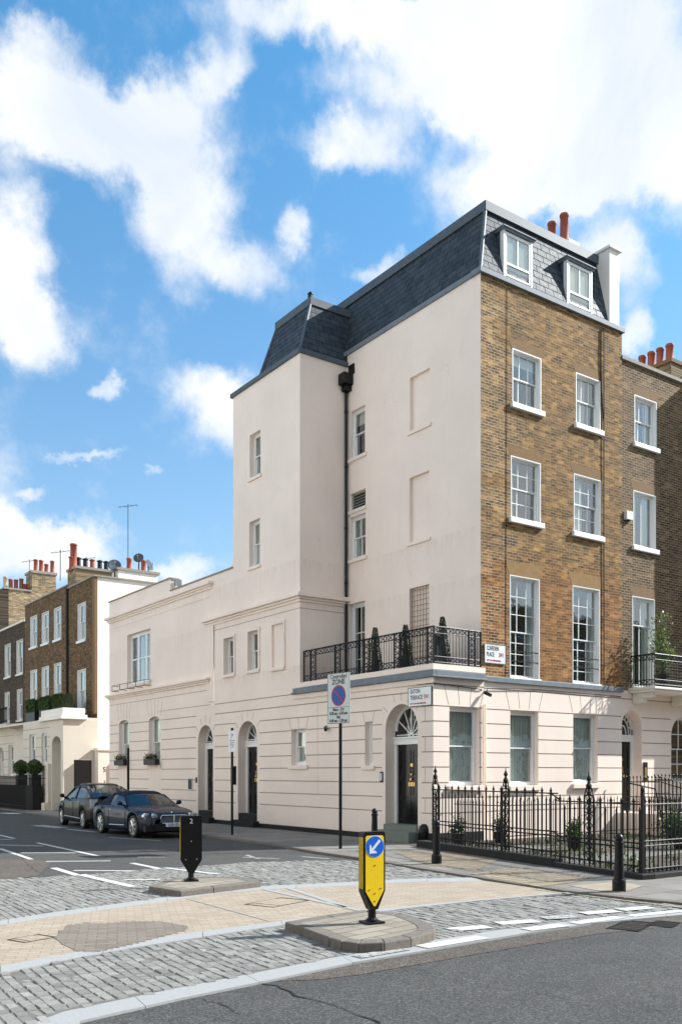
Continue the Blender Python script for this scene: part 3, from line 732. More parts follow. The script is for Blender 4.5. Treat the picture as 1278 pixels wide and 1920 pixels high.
cover(1245, 1734, .45, .3, R_(20), ZR+.004, label='small drain cover close to the right edge, at the kerb channel of the road', nm='drain_cover')
cover(520, 1697, .8, .5, R_(20), ZR+.034, bars=1, label='square access cover inlaid with buff blocks in the middle of the crossing')
cover(60, 1766, .4, .3, R_(20), ZR+.034, bars=1, label='small inlaid cover in the pale blocks at the left edge')

# traffic islands
def island(name, top, label, hgt=.12):
    z = ZR+.12; pts = gpoly(top, z); o = thing(name, label, 'traffic island', (*pts[0], ZR))
    cx_ = sum(p[0] for p in pts)/len(pts); cy_ = sum(p[1] for p in pts)/len(pts)
    n = len(pts); mb = MB()
    ins = []
    for p in pts:
        v = Vector((cx_-p[0], cy_-p[1])); ins.append((p[0]+v.x/v.length*.2, p[1]+v.y/v.length*.2))
    for k in range(n):
        a, b, c, d = pts[k], pts[(k+1) % n], ins[(k+1) % n], ins[k]
        L_ = (Vector(b)-Vector(a)).length; m = max(1, round(L_/.7))
        for q in range(m):
            f = [Vector(a).lerp(Vector(b), q/m+.004), Vector(a).lerp(Vector(b), (q+1)/m-.004), Vector(d).lerp(Vector(c), (q+1)/m-.004), Vector(d).lerp(Vector(c), q/m+.004)]
            mb.prism([tuple(v) for v in f], ZR-.02, z)
    mb.build('kerb', 'kerb_stone', o, bevel=.015)
    mb = MB(); mb.prism(ins, ZR, z-.004); mb.build('paved_top', 'island_slabs', o)
    return o
i1 = [(533, 1729), (566, 1739), (617, 1758), (640, 1765), (672, 1769), (720, 1767), (770, 1759), (812, 1747), (817, 1741), (808, 1732), (780, 1722), (744, 1712), (686, 1706), (610, 1716)]
island('traffic_island', i1, 'rounded raised kerbed island in front, carrying the yellow bollard')
i2 = [(278, 1662), (310, 1667), (338, 1671), (400, 1664), (489, 1653), (480, 1650), (450, 1644), (390, 1644), (320, 1647)]
island('traffic_island', i2, 'small weathered kerbed island carrying the black bollard numbered 2')

# ================================================================== CORNER HOUSE
ROWS = [.75, 1.13, 1.51, 1.9, 2.28, 2.66, 3.04, 3.42]
def grooves(u0, u1, rows=ROWS, w=.028, d=.016): return [(u0, u1, z-w/2, z+w/2, d) for z in rows]
def fan(P, mb, u0, u1, z1, zt, spread=.16, n=2, d0=-.0025):
    P.line(mb, (u0-.02, z1), (u0-spread, zt), .014, d0); P.line(mb, (u1+.02, z1), (u1+spread, zt), .014, d0)
    for k in range(1, n+1):
        t_ = k/(n+1); a = u0+(u1-u0)*t_; b = (u0-spread)+(u1-u0+2*spread)*t_; P.line(mb, (a, z1+.02), (b, zt), .014, d0)
def radial(P, mb, u0, u1, zs_, zc, l=.34, angs=(25, 60, 80, 100, 120, 155), d0=-.0025, gap=.1):
    uc = (u0+u1)/2; r = (u1-u0)/2; h = zc-zs_
    for a in angs:
        c, s_ = math.cos(R_(a)), math.sin(R_(a)); P.line(mb, (uc+(r+gap)*c, zs_+(h+gap)*s_), (uc+(r+gap+l)*c, zs_+(h+gap+l)*s_), .014, d0)
def door(par, P, u0, u1, zb, zd, zs_, zc, D, label=None, brass=True, fan_style='rays', fr=.09, leafmat_='door_gloss', panels=True, number=None):
    """panelled door with frame, transom and fanlight under an arch"""
    f = MB()
    P.box(f, u0, u0+fr, zb, zd, D-.03, D+.06); P.box(f, u1-fr, u1, zb, zd, D-.03, D+.06); P.box(f, u0, u1, zd, zd+.16, D-.05, D+.06); P.box(f, u0-.02, u1+.02, zd+.1601, zd+.20, D-.09, D+.02)
    df = f.build('door_frame', 'white_paint', par)
    if label: df['label'] = label
    m = MB(); a, b = u0+fr+.004, u1-fr-.004; P.box(m, a, b, zb, zd-.004, D+.02, D+.06)
    W = b-a; H = zd-zb
    if panels:
        for k in range(2):
            x0 = a+.09+k*(W-.09)/2; x1 = x0+(W-.27)/2
            for z0_, z1_ in ((.07, .30), (.36, .55), (.60, .93)):
                for q in range(4):
                    zz0, zz1 = zb+H*z0_, zb+H*z1_
                    if q == 0: P.box(m, x0, x1, zz0, zz0+.018, D+.005, D+.02)
                    if q == 1: P.box(m, x0, x1, zz1-.018, zz1, D+.005, D+.02)
                    if q == 2: P.box(m, x0, x0+.018, zz0+.018, zz1-.018, D+.005, D+.02)
                    if q == 3: P.box(m, x1-.018, x1, zz0+.018, zz1-.018, D+.005, D+.02)
    dr = m.build('door', leafmat_, par)
    if brass:
        h = MB(); uc = (a+b)/2
        P.box(h, uc-.13, uc+.13, zb+H*.475, zb+H*.525, D+.006, D+.018); h.build('letterbox', 'brass', dr)
        h = MB(); h.tube(P.pt(uc, zb+H*.62, D-.01), P.pt(uc, zb+H*.62, D+.02), .035, n=12); h.tube(P.pt(uc, zb+H*.62, D-.02), P.pt(uc, zb+H*.53+.1, D-.01), .012); h.build('door_knocker', 'brass', dr)
        h = MB(); h.tube(P.pt(uc, zb+H*.56, D-.03), P.pt(uc, zb+H*.56, D+.02), .03, .02, n=12); h.build('door_knob', 'brass', dr)
        h = MB(); P.box(h, uc-.07, uc+.07, zb+H*.72, zb+H*.76, D+.008, D+.018); h.build('number_plate', 'brass', dr)
    # fanlight
    zf = zd+.2; g = MB(); n = 16; uc = (u0+u1)/2; r = (u1-u0)/2; h_ = zc-zs_
    arc = [(uc-r*math.cos(math.pi*k/n), zs_+h_*math.sin(math.pi*k/n)) for k in range(n+1)]
    arc = [p for p in arc if p[1] > zf]; arc = [(arc[0][0], zf)]+arc+[(arc[-1][0], zf)]
    g.face([P.pt(u, z, D+.03) for u, z in arc]); fl = MB()
    k = .9
    for p, q in zip(arc[1:-1], arc[2:-1]):
        pi_ = (uc+(p[0]-uc)*k, zf+(p[1]-zf)*k); qi = (uc+(q[0]-uc)*k, zf+(q[1]-zf)*k); P.ext(fl, [p, q, qi, pi_], D-.01, D+.028)
    cz = zf+.05
    if fan_style == 'rays':
        for a_ in range(0, 181, 30):
            c, s_ = math.cos(R_(a_)), math.sin(R_(a_)); P.line(fl, (uc+.05*c, cz+.05*s_), (uc+(r-.05)*c*.99, cz+(zc-cz-.04)*s_), .022, D-.005, D+.027)
        P.ring(fl, uc-.04, uc+.04, zf+.01, zf+.06, .05, D-.008, D+.027, n=8)
    else:
        for t_ in (.35, .62, .85): P.ring(fl, uc-r*t_, uc+r*t_, zf+.02, zf+.02+(zc-zf)*t_, .028, D-.005, D+.027, n=14)
        for a_ in range(0, 181, 22):
            c, s_ = math.cos(R_(a_)), math.sin(R_(a_)); P.line(fl, (uc+r*.64*c, zf+.02+(zc-zf)*.64*s_), (uc+r*.86*c, zf+.02+(zc-zf)*.86*s_), .025, D-.005, D+.027)
    fo = fl.build('fanlight', 'white_paint', par); g.build('pane', 'glass_dark', fo)
    bk = MB(); bk.face([P.pt(u0-.2, zb, D+.6), P.pt(u1+.2, zb, D+.6), P.pt(u1+.2, zc+.1, D+.6), P.pt(u0-.2, zc+.1, D+.6)])
    for uu in (u0-.2, u1+.2): bk.face([P.pt(uu, zb, D+.07), P.pt(uu, zc+.1, D+.07), P.pt(uu, zc+.1, D+.6), P.pt(uu, zb, D+.6)])
    bk.face([P.pt(u0-.2, zc+.1, D+.07), P.pt(u1+.2, zc+.1, D+.07), P.pt(u1+.2, zc+.1, D+.6), P.pt(u0-.2, zc+.1, D+.6)])
    bk.build('hallway_backing', 'dark_interior', fo)  # dark backing in place of an unlit hall behind the fanlight
    return dr

CH = thing('corner_house', 'tall cream stucco and yellow brick corner house with slate mansard and balcony terrace', 'house', (1.75, .15, 0))
PE = Pl('x', 0.0); PA = Pl('x', 1.75); PR = Pl('y', 6.04); PF = Pl('y', 0.0); PB = Pl('y', .15)
YS = 6.04; YT = 10.16; YC = 11.50; YL = 21.18; XB = 7.47
# -- ground floor and tower on the side street
m = MB()
H = lambda u0, u1, z0, z1, d: (u0, u1, z0, z1, d, True)
arD2 = (8.57, 9.83, .0, 3.46, .34); arD3 = (.59, 1.91, .0, 3.53, .34)
rects = grooves(0, .45)+grooves(2.05, 8.42)+grooves(9.98, YC)+grooves(0, YC, [3.80], .03)+grooves(6.3, YC, [4.14])+[(0.30, .318, z, z+.38, .012) for z in ROWS[::2]]
rects += [(5.08, 5.095, 1.15, 3.8, .012)]
rects += [H(*arD2), H(*arD3), H(5.72, 6.52, 1.99, 3.08, .2), H(2.47, 2.80, 1.96, 3.14, .2)]
PE.hf(m, 0, YS, -.1, 4.14, [r for r in rects if r[0] < YS])
PE.hf(m, YS, YC, -.1, 4.60, [r for r in rects if r[1] > YS]+[(5.72, 6.52, 1.99, 3.08, .2, True)])
PE.arch(m, .59, 1.91, 2.87, 3.53, 0, .34); PE.arch(m, 8.57, 9.83, 2.83, 3.46, 0, .34)
# terrace edge: coping and lead
PE.box(m, -.03, YS, 4.32, 4.46, -.03, .22); PE.box(m, 0.0, YS, 4.14, 4.319, 0.0, .15)
PF.box(m, .2205, 1.75, 4.32, 4.46, -.03, .15)
PE.box(m, -.06, YS+.35, 3.98, 4.115, -.05, .0)
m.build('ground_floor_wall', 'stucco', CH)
for q in ((5.72, 6.52, 3.08, .13, 1), (2.47, 2.80, 3.14, .1, 0)): j = MB(); fan(PE, j, q[0], q[1], q[2], 3.42, q[3], q[4]); j.build('voussoir_joint', 'joint', CH)
for q in ((.59, 1.91, 2.87, 3.53, .22, (40, 70, 90, 110, 140)), (8.57, 9.83, 2.83, 3.46, .24, (35, 65, 90, 115, 145))): j = MB(); radial(PE, j, *q); j.build('voussoir_joint', 'joint', CH)
r_ = MB(); PE.ring(r_, .59, 1.91, 2.87, 3.53, .0001+.05, .02, .30, legs=0); 
ld = MB(); PE.box(ld, -.14, YS+.30, 4.12, 4.17, -.14, .0); PE.box(ld, -.10, YS+.26, 4.17, 4.30, -.10, .0)
PF.box(ld, .0, 1.74, 4.12, 4.17, -.14, .0); PF.box(ld, .0, 1.70, 4.17, 4.30, -.10, .0)
PB.box(ld, 1.741, XB, 4.13, 4.27, -.07, .05); ld.build('lead_flashing', 'lead_pale', CH, bevel=.012)
# first stage of the tower with its cornice
m = MB(); NB = 7.08
s1 = (10.09, 10.76, 5.09, 6.33); s2 = (8.47, 9.12, 5.09, 6.36); s3 = (6.95, 7.60, 5.05, 6.38)
def surround(q, t=.09, ex=.04): return [(q[0]-t, q[1]+t, q[2]-.02, q[3]+t, -ex)]
PE.hf(m, YS, YC, 4.60, 7.0, surround(s1)+surround(s2)+surround(s3)+[H(*s1, .19), H(*s2, .19), (*s3, .03)]+[(YS+.0, YC, 6.70, 6.72, .012)])
# upper stage
T1 = (8.36, 9.05, 11.34, 12.77); T2 = (8.40, 9.08, 8.45, 9.94)
PE.hf(m, YS, YT, 7.0, 14.4, [H(*T1, .21), H(*T2, .21)])
PE.hf(m, YT, YC, 7.0, 8.64, [])
m.face([(0, YT, 7), (1.9, YT, 7), (1.9, YT, 14.4), (0, YT, 14.4)]);
# little curved step where the tower meets the lower parapet
n = 6
for k in range(n):
    a0, a1 = math.pi/2*k/n, math.pi/2*(k+1)/n; q = .38
    PE.ext(m, [(YT+q-q*math.sin(a0), 8.64+q-q*math.cos(a0)), (YT+q-q*math.sin(a1), 8.64+q-q*math.cos(a1)), (YT, 8.64+q-q*math.cos(a1)), (YT, 8.64+q-q*math.cos(a0))], 0, .2)
PR.hf(m, 0, 1.75, 4.3, 14.4, [(0, 1.75, 6.70, 6.72, .012)])
m.build('tower_wall', 'stucco', CH)
c = MB()
for z0, z1, d in ((6.90, 6.98, .04), (6.98, 7.05, .09), (7.05, 7.15, .17), (7.15, 7.19, .13)):
    PE.box(c, YS-d, 12.08+d, z0, z1, -d, .0); PR.box(c, 0.0, 1.749, z0, z1, -d, .0)
c.build('cornice', 'stucco', CH, bevel=.01)
for q in (s1, s2): window(CH, PE, *q, .15, sill=(.07, .10, .08), fw=.05)
sb = MB(); PE.box(sb, s3[0]-.08, s3[1]+.08, s3[2]-.12, s3[2]-.021, -.07, .03); sb.build('window_sill', 'stucco', CH, bevel=.008)
for q in (T1, T2): window(CH, PE, *q, .17, sill=(.06, .10, .08), fw=.06, curtain=('sides', .2) if q is T1 else ('right', .4))
window(CH, PE, 5.72, 6.52, 1.99, 3.08, .17, sill=(.06, .12, .12), curtain=('net', 1))
window(CH, PE, 2.47, 2.80, 1.96, 3.14, .15, sill=(.06, .12, .12), meet=False, glass='glass_dark')
door(CH, PE, 8.57, 9.83, .42, 2.62, 2.83, 3.46, .34)
door(CH, PE, .59, 1.91, .42, 2.50, 2.87, 3.53, .34)
st = MB(); PE.box(st, 8.57, 9.83, 0, .42, .02, .34); PE.box(st, 8.45, 9.95, 0, .2, -.22, .02); st.build('doorstep', 'black_plinth', CH)
st = MB(); PE.box(st, .58, 1.92, 0, .42, -.06, .34); PE.box(st, .50, 2.0, 0, .27, -.38, -.06); PE.box(st, 1.7, 2.45, 0.0, .16, -.42, -.005); st.build('doorstep', 'stone_green', CH, bevel=.01)
pl = MB()
for a, b in ((2.46, 8.44), (9.96, YC)): PE.box(pl, a, b, -.05, .14, -.025, .02)
PE.box(pl, -.02, .49, -.05, .26, -.025, .02); PF.box(pl, -.025, 1.70, -.05, .26, -.025, .0); pl.build('plinth', 'black_plinth', CH)
# -- main side wall above the terrace
m = MB()
W1 = (5.13, 5.87, 11.45, 12.92); LV = (5.10, 5.93, 9.85, 10.38); W3 = (5.10, 5.90, 8.33, 9.65); W4 = (5.13, 5.98, 4.35, 6.98)
B1 = (2.16, 3.01, 11.44, 12.98); B2 = (2.18, 3.03, 8.29, 10.14); B3 = (2.18, 3.03, 4.9, 6.99)
PA.hf(m, .15, YS, 4.2, 14.72, [H(*W1, .2), H(*LV, .2), H(*W3, .2), H(*W4, .2), (*B1, .11), (*B2, .11), (*B3, .12)])
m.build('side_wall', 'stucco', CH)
window(CH, PA, *W1, .12, sill=(.06, .10, .1), curtain=('blind', .28)); window(CH, PA, *W3, .12, cols=2, sill=(.06, .10, .1), curtain=('sides', .4))
window(CH, PA, *W4, .15, cols=2, rt=3, fw=.09, meet=False, curtain=('sides', .15))
v = MB()
for k in range(6): 
    z = LV[2]+.03+k*.085; v.face([PA.pt(LV[0], z, .06), PA.pt(LV[1], z, .06), PA.pt(LV[1], z+.05, .13), PA.pt(LV[0], z+.05, .13)])
PA.box(v, LV[0], LV[0]+.05, LV[2], LV[3], .04, .14); PA.box(v, LV[1]-.05, LV[1], LV[2], LV[3], .04, .14)
PA.box(v, LV[0]-.06, LV[1]+.06, LV[2]-.10, LV[2]-.001, -.05, .15)
lv = v.build('louvre_vent', 'cream_paint', CH); v = MB(); PA.box(v, LV[0], LV[1], LV[2], LV[3], .16, .19); v.build('vent_back', 'dark_interior', lv)
for q in (B1, B2): sb = MB(); PA.box(sb, q[0]-.08, q[1]+.08, q[2]-.09, q[2]-.001, -.05, .06); sb.build('blind_window_sill', 'stucco', CH)
tr = MB(); 
for k in range(7): u = B3[0]+.04+k*.128; PA.box(tr, u-.008, u+.008, B3[2]-.5, B3[3], .04, .055)
for k in range(18): z = B3[2]-.45+k*.145; PA.box(tr, B3[0], B3[1], z-.008, z+.008, .056, .07)
tr.build('trellis', 'trellis_wood', CH)
m = MB(); m.box(.15, 1.75, .15, YS, 4.1, 4.2); m.build('terrace_floor', 'lead', CH)
# downpipe with hopper
d = MB(); d.tube((1.66, 5.98, 4.2), (1.66, 5.98, 13.6), .04, n=12)
for z in (5.5, 7.6, 9.3, 11.2, 12.9): d.tube((1.66, 5.98, z), (1.66, 5.98, z+.06), .052, n=12)
dp = d.build('downpipe', 'black_paint', CH)
d = MB(); d.prism([(1.745, 5.72), (1.40, 5.72), (1.40, 6.03), (1.745, 6.03)], 13.72, 14.05); d.prism([(1.745, 5.80), (1.52, 5.80), (1.52, 6.03), (1.745, 6.03)], 13.55, 13.72); d.box(1.70, 1.745, 5.65, 5.93, 14.05, 14.35); d.build('hopper', 'black_paint', dp)
# -- street front: stucco ground floor
m = MB(); GA = (.53, 1.57, 1.43, 3.42); G2 = (2.83, 3.91, 1.41, 3.42); G3 = (5.33, 6.38, 1.45, 3.44)
PF.hf(m, 0, 1.72, -.1, 4.14, grooves(0, 1.72)+grooves(0, 1.72, [3.96], .03)+[H(*GA, .16)])
m.face([(1.72, 0, 0), (1.72, .15, 0), (1.72, .15, 4.14), (1.72, 0, 4.14)])
PB.hf(m, 1.72, XB, -.1, 4.14, grooves(1.72, XB)+grooves(1.72, XB, [3.96], .03)+[H(*G2, .16), H(*G3, .16)])
m.build('front_ground_floor_wall', 'stucco', CH)
for P, q in ((PF, GA), (PB, G2), (PB, G3)): j = MB(); fan(P, j, q[0], q[1], 3.46, 3.94, .17, 2); j.build('voussoir_joint', 'joint', CH)
for P, q in ((PF, GA), (PB, G2), (PB, G3)): window(CH, P, *q, .13, sill=(.08, .13, .06), curtain=('net', 1), mid=.5, fw=.08, lining=None)
# cable and small pipes along the front
cb = MB(); cb.path([(-.03, .6, 3.98), (-.03, -.03, 3.97), (.9, -.035, 3.93), (1.6, -.03, 3.90), (1.76, .12, 3.8), (1.78, .13, 2.6), (1.76, .13, 1.2)], .012)
cb.path([(1.79, .11, 3.95), (3.9, .125, 4.03), (5.5, .12, 4.02), (7.4, .125, 4.0)], .012); cb.build('cable', 'black_plinth', CH)
pp = MB(); pp.tube((1.86, .10, .3), (1.86, .10, 3.55), .035, n=8); pp.tube((1.66, -.03, 1.2), (1.66, -.03, 3.5), .02, n=8); pp.build('waste_pipe', 'stucco', CH)
# -- brick front
m = MB()
O = [(2.91, 4.02, 11.62, 13.08), (5.44, 6.50, 11.62, 13.07), (2.85, 4.0, 8.56, 10.21), (5.35, 6.53, 8.56, 10.20), (2.81, 3.96, 4.30, 7.03), (5.30, 6.48, 4.30, 7.04)]
PB.hf(m, 1.75, XB, 4.14, 14.72, [H(*q, .12) for q in O]); m.face([(XB, .15, 13.9), (XB, 5, 13.9), (XB, 5, 14.72), (XB, .15, 14.72)])
m.build('brick_front', 'brick_yellow', CH)
for q in O[:2]: window(CH, PB, *q, .11, cols=3, rt=1, rb=1, sill=(.09, .14, .08), lining='white_paint', smat='white_paint', curtain=('blind', .22) if q is O[0] else ('left', .62), fw=.05, bar=.02)
for q in O[2:4]: window(CH, PB, *q, .11, cols=3, rt=2, rb=2, sill=(.09, .14, .08), lining='white_paint', smat='white_paint', curtain=('left', .28) if q is O[2] else ('left', .5), fw=.05, bar=.02, mid=.5)
for q in O[4:]: 
    window(CH, PB, *q, .11, cols=3, rt=3, rb=4, mid=.45, sill=(.05, .04, .03), lining='white_paint', smat='white_paint', curtain=('sides', .25), fw=.05, bar=.02)
    g = MB()
    for z in (4.75, 5.02): PB.box(g, q[0]+.04, q[1]+.02, z-.012, z+.012, .03, .05)
    g.build('window_guard', 'black_iron', CH)
for q in O: 
    gb = MB(); z = q[3]; PB.ext(gb, [(q[0]-.03, z+.004), (q[1]+.03, z+.004), (q[1]+.17, z+(.36 if z < 8 else .27)), (q[0]-.17, z+(.36 if z < 8 else .27))], -.003, .05); gb.build('gauged_arch', 'gauged_brick' if z < 8 else 'rubbed_brick', CH)
cb = MB(); cb.path([(2.66, .14, 4.3), (2.68, .14, 9.5), (2.70, .14, 14.6)], .006); cb.tube((6.62, .12, 4.3), (6.62, .12, 14.6), .014, n=8)
cb.path([(6.50, .13, 14.55), (6.47, .13, 13.6), (6.55, .13, 12.6), (6.60, .13, 12.0)], .016); cb.build('cable', 'black_plinth', CH)
# -- eaves flashing
e = MB(); PE.box(e, YS-.06, YT+.1, 14.36, 14.50, -.07, .3); PR.box(e, .301, 1.75, 14.36, 14.50, -.06, .2)
e.build('eaves_flashing', 'lead', CH, bevel=.01)
e = MB(); PA.box(e, .08, YS+.2, 14.72, 14.857, -.05, .4); PB.box(e, 1.67, XB+.05, 14.717, 14.862, -.08, .3); e.build('eaves_flashing', 'lead_pale', CH, bevel=.01)
# -- mansards
ZE = 14.86; ZT = 16.98; bx0, by0, tx0, ty0 = 1.80, .22, 2.48, .72; XR = 6.98; YB = 9.2
r = MB(); r.face([(bx0, by0, ZE), (bx0, YB, ZE), (tx0, YB, ZT), (tx0, ty0, ZT)]); r.build('mansard_slope', 'slate_x', CH)
r = MB(); r.face([(bx0, by0, ZE), (XR, by0, ZE), (XR, ty0, ZT), (tx0, ty0, ZT)]); r.build('mansard_slope', 'slate_y', CH)
r = MB(); r.face([(tx0, ty0, ZT), (XR, ty0, ZT), (XR, YB, ZT), (tx0, YB, ZT)]); r.face([(XR, by0, ZE), (XR, YB, ZE), (XR, YB, ZT), (XR, ty0, ZT)]); r.face([(bx0, YB, ZE-.5), (XR, YB, ZE-.5), (XR, YB, ZT), (tx0, YB, ZT)])
r.tube((bx0-.02, by0-.02, ZE), (tx0-.02, ty0-.02, ZT), .05)
def bar(mb, a, b, w_, h_):
    a = Vector(a); b = Vector(b); d = (b-a).normalized(); s_ = d.cross(Vector((0, 0, 1))).normalized()*w_/2; up = Vector((0, 0, h_/2))
    p = [[tuple(q+x*s_+y*up) for x, y in ((-1, -1), (1, -1), (1, 1), (-1, 1))] for q in (a, b)]; mb.grid(p, closed=True); mb.face(p[0]); mb.face(p[1])
bar(r, (tx0-.03, ty0-.1, ZT-.04), (tx0-.03, YB, ZT-.04), .16, .26); bar(r, (tx0-.1, ty0-.04, ZT-.0405), (XR, ty0-.04, ZT-.0405), .16, .25)
r.build('roof_ridge', 'lead', CH)
r = MB(); tz = 16.42; y0_, y1_, yt0, yt1 = YS+.03, 8.45, YS+.62, 8.62
r.face([(.04, y0_, 14.5), (.04, y1_, 14.5), (.82, yt1, tz), (.82, yt0, tz)]); r.build('tower_mansard_slope', 'slate_x', CH)
r = MB(); r.face([(.04, y0_, 14.5), (2.6, y0_, 14.5), (2.6, yt0, tz), (.82, yt0, tz)]); r.build('tower_mansard_slope', 'slate_y', CH)
r = MB(); r.face([(.82, yt0, tz), (2.6, yt0, tz), (2.6, yt1, tz), (.82, yt1, tz)]); r.face([(.04, y1_, 14.5), (2.6, y1_, 14.5), (2.6, yt1, tz), (.82, yt1, tz)])
r.tube((.03, y0_, 14.5), (.81, yt0, tz), .045); r.tube((.03, y1_, 14.5), (.81, yt1, tz), .045); bar(r, (.80, yt0-.06, tz-.04), (.80, yt1+.05, tz-.04), .14, .24); bar(r, (.74, yt0-.02, tz-.041), (2.5, yt0-.02, tz-.041), .14, .23)
r.face([(0, y1_, 14.5), (1.8, y1_, 14.5), (1.8, YT, 14.5), (0, YT, 14.5)])
r.build('roof_ridge', 'lead', CH)
vp = MB(); x_, y__ = .95, yt0+.25; vp.lathe((x_, y__, tz), [(.05, 0), (.05, .22), (.085, .24), (.085, .27), (.05, .29), (.09, .33), (.09, .36), (.03, .42)], 10); vp.build('vent_pipe', 'black_paint', CH, smooth=True)
# -- dormers
for x0, x1 in ((2.74, 3.74), (5.24, 6.22)):
    yf = .30; z0, z1 = 15.0, 16.24
    dm = MB(); dm.box(x0-.02, x1+.02, yf+.02, .95, z0-.1, z1+.04)
    do = dm.build('dormer', 'lead', CH)
    for xa in (x0-.05, x1-.01): fr = MB(); fr.box(xa, xa+.06, yf-.05, yf+.08, z0-.12, z1); fr.build('dormer_cheek_post', 'white_paint', do)
    rf = MB(); rf.box(x0-.13, x1+.13, yf-.13, 1.0, z1+.03, z1+.07); rf.box(x0-.10, x1+.10, yf-.09, yf+.3, z1-.02, z1+.03); rf.build('dormer_roof', 'lead_pale', do, bevel=.01)
    PD = Pl('y', yf-.04)
    wn = MB(); u0, u1 = x0+.011, x1-.011
    PD.box(wn, u0, u0+.06, z0, z1-.04, 0, .05); PD.box(wn, u1-.06, u1, z0, z1-.04, 0, .05); PD.box(wn, u0+.06, u1-.06, z1-.12, z1-.041, 0, .05); PD.box(wn, u0+.06, u1-.06, z0, z0+.07, 0, .05)
    PD.box(wn, u0+.06, u1-.06, z0+.34, z0+.39, 0, .04); PD.box(wn, (u0+u1)/2-.015, (u0+u1)/2+.015, z0+.39, z1-.12, .004, .04)
    wo = wn.build('window_sash', 'white_paint', do)
    gg = MB(); PD.box(gg, u0+.05, u1-.05, z0+.05, z1-.1, .025, .028); gg.build('pane', 'glass', do); 
    gg = MB(); PD.box(gg, u0+.02, u1-.02, z0+.02, z1-.06, .051, .055); gg.build('blind', 'blind', do)
# -- party wall, stack and pots
m = MB(); m.box(XR, 7.41, .20, 5.2, 14.86, 17.10); m.build('party_wall', 'stucco_pale', CH)
m = MB(); m.box(XR-.07, 7.48, .13, 5.25, 17.10, 17.18); m.build('party_wall_coping', 'stucco_pale', CH, bevel=.01)
m = MB(); m.box(7.0, 7.40, 1.75, 3.35, 17.0, 18.0); m.box(6.96, 7.44, 1.71, 3.39, 18.0, 18.1)
cs = m.build('chimney_stack', 'stucco_pale', CH)
def pot(mb, x, y, z, h, r=.13, n=14): mb.lathe((x, y, z), [(r*1.12, 0), (r*1.12, .05), (r, .08), (r*.92, h-.1), (r*1.08, h-.09), (r*1.08, h-.02), (r*.95, h), (r*.7, h), (r*.7, h-.12)], n)
for y, zb_, h in ((2.10, 18.08, 1.02), (2.60, 18.08, 1.0), (3.05, 18.08, .97)):
    p = MB(); pot(p, 7.2, y, zb_, h, .135); p.build('chimney_pot', 'pot_red', cs, smooth=True)
# -- balcony railing round the terrace
def railing(mb, a, b, z0, z1, sp=.105, rb=.009, frieze=True, posts=()):
    a = Vector(a); b = Vector(b); L = (b-a).length; e_ = (b-a)/L
    P3 = lambda s_, z: (a.x+e_.x*s_, a.y+e_.y*s_, z)
    for z, q in ((z1, .022), (z1-.16, .012), (z0+.06, .012), (z0+.2, .012)): mb.tube(P3(0, z), P3(L, z), q, n=6)
    n_ = int(L/sp)
    for k in range(n_+1):
        s_ = L*k/n_; mb.tube(P3(s_, z0), P3(s_, z1), rb, n=5)
    if frieze:
        n_ = int(L/.16)
        for k in range(n_):
            s0, s1 = L*k/n_, L*(k+1)/n_
            for za, zb_ in ((z1-.15, z1-.01), (z0+.07, z0+.19)):
                mb.tube(P3(s0, za), P3(s1, zb_), .010, n=4); mb.tube(P3(s0, zb_), P3(s1, za), .010, n=4)
    return P3
r = MB(); railing(r, (.10, .10), (.10, 5.98), 4.46, 5.40); railing(r, (.10, .10), (1.70, .10), 4.46, 5.40)
br = thing('balcony_railing', 'black iron balustrade round the first floor terrace above the corner door', 'railing', (.10, .10, 4.46))
r.build('rails', 'black_paint', br)
for p in ((.10, .10), (.10, .34), (.10, 1.42), (.10, 1.66), (.10, 2.75), (.10, 3.0), (.10, 4.10), (.10, 4.35), (.10, 5.35), (.10, 5.6), (.10, 5.97), (1.28, .10), (1.50, .10), (1.70, .10)):
    q = MB(); q.box(p[0]-.018, p[0]+.018, p[1]-.018, p[1]+.018, 4.46, 5.42); q.build('post', 'black_paint', br)
for (xa, ya), (xb, yb) in (((.10, .34), (.10, .10)), ((.10, 1.42), (.10, 1.66)), ((.10, 2.75), (.10, 3.0)), ((.10, 4.10), (.10, 4.35)), ((.10, 5.35), (.10, 5.6)), ((1.28, .10), (1.50, .10))):
    q = MB()
    for k in range(4):
        z0, z1 = 4.66+k*.15, 4.66+(k+1)*.15; q.tube((xa, ya, z0), (xb, yb, z1), .012, n=4); q.tube((xa, ya, z1), (xb, yb, z0), .012, n=4)
    q.build('ornament', 'black_paint', br)
# cone topiary
def cone(x, y, z, h, label):
    o = thing('topiary_cone', label, 'plant', (x, y, z), 'clipped cone trees on the terrace')
    m = MB(); m.prism([(x-.17, y-.17), (x+.17, y-.17), (x+.17, y+.17), (x-.17, y+.17)], z, z+.3); m.build('planter', 'planter', o)
    def g_():
        t_ = random.random()**1.3; rr = (.05+.19*(1-t_)**.9)*random.uniform(.8, 1.05); a = random.uniform(0, 6.283); return (x+rr*math.cos(a), y+rr*math.sin(a), z+.3+t_*(h-.3))
    m = MB(); m.leaves(2600, g_, .022); m.build('foliage', 'leaf_dark', o)
    m = MB(); m.tube((x, y, z+.3), (x, y, z+h-.1), .13, .02, n=8); m.build('trunk', 'leaf_dark', o)
for px, top, X, lb in ((703, 1177, .55, 'dark clipped cone tree in a box planter, leftmost on the terrace'), (760, 1172, .55, 'clipped cone tree in a planter, in front of the trellised blind window'), (829, 1157, .95, 'clipped cone tree in a planter behind the front corner of the terrace railing')):
    y, z = onx(px, top, X); cone(X, y, 4.2, z-4.2, lb)
m = MB(); m.box(.28, .42, .22, .36, 4.2, 5.25); m.build('lantern_post', 'planter', br)
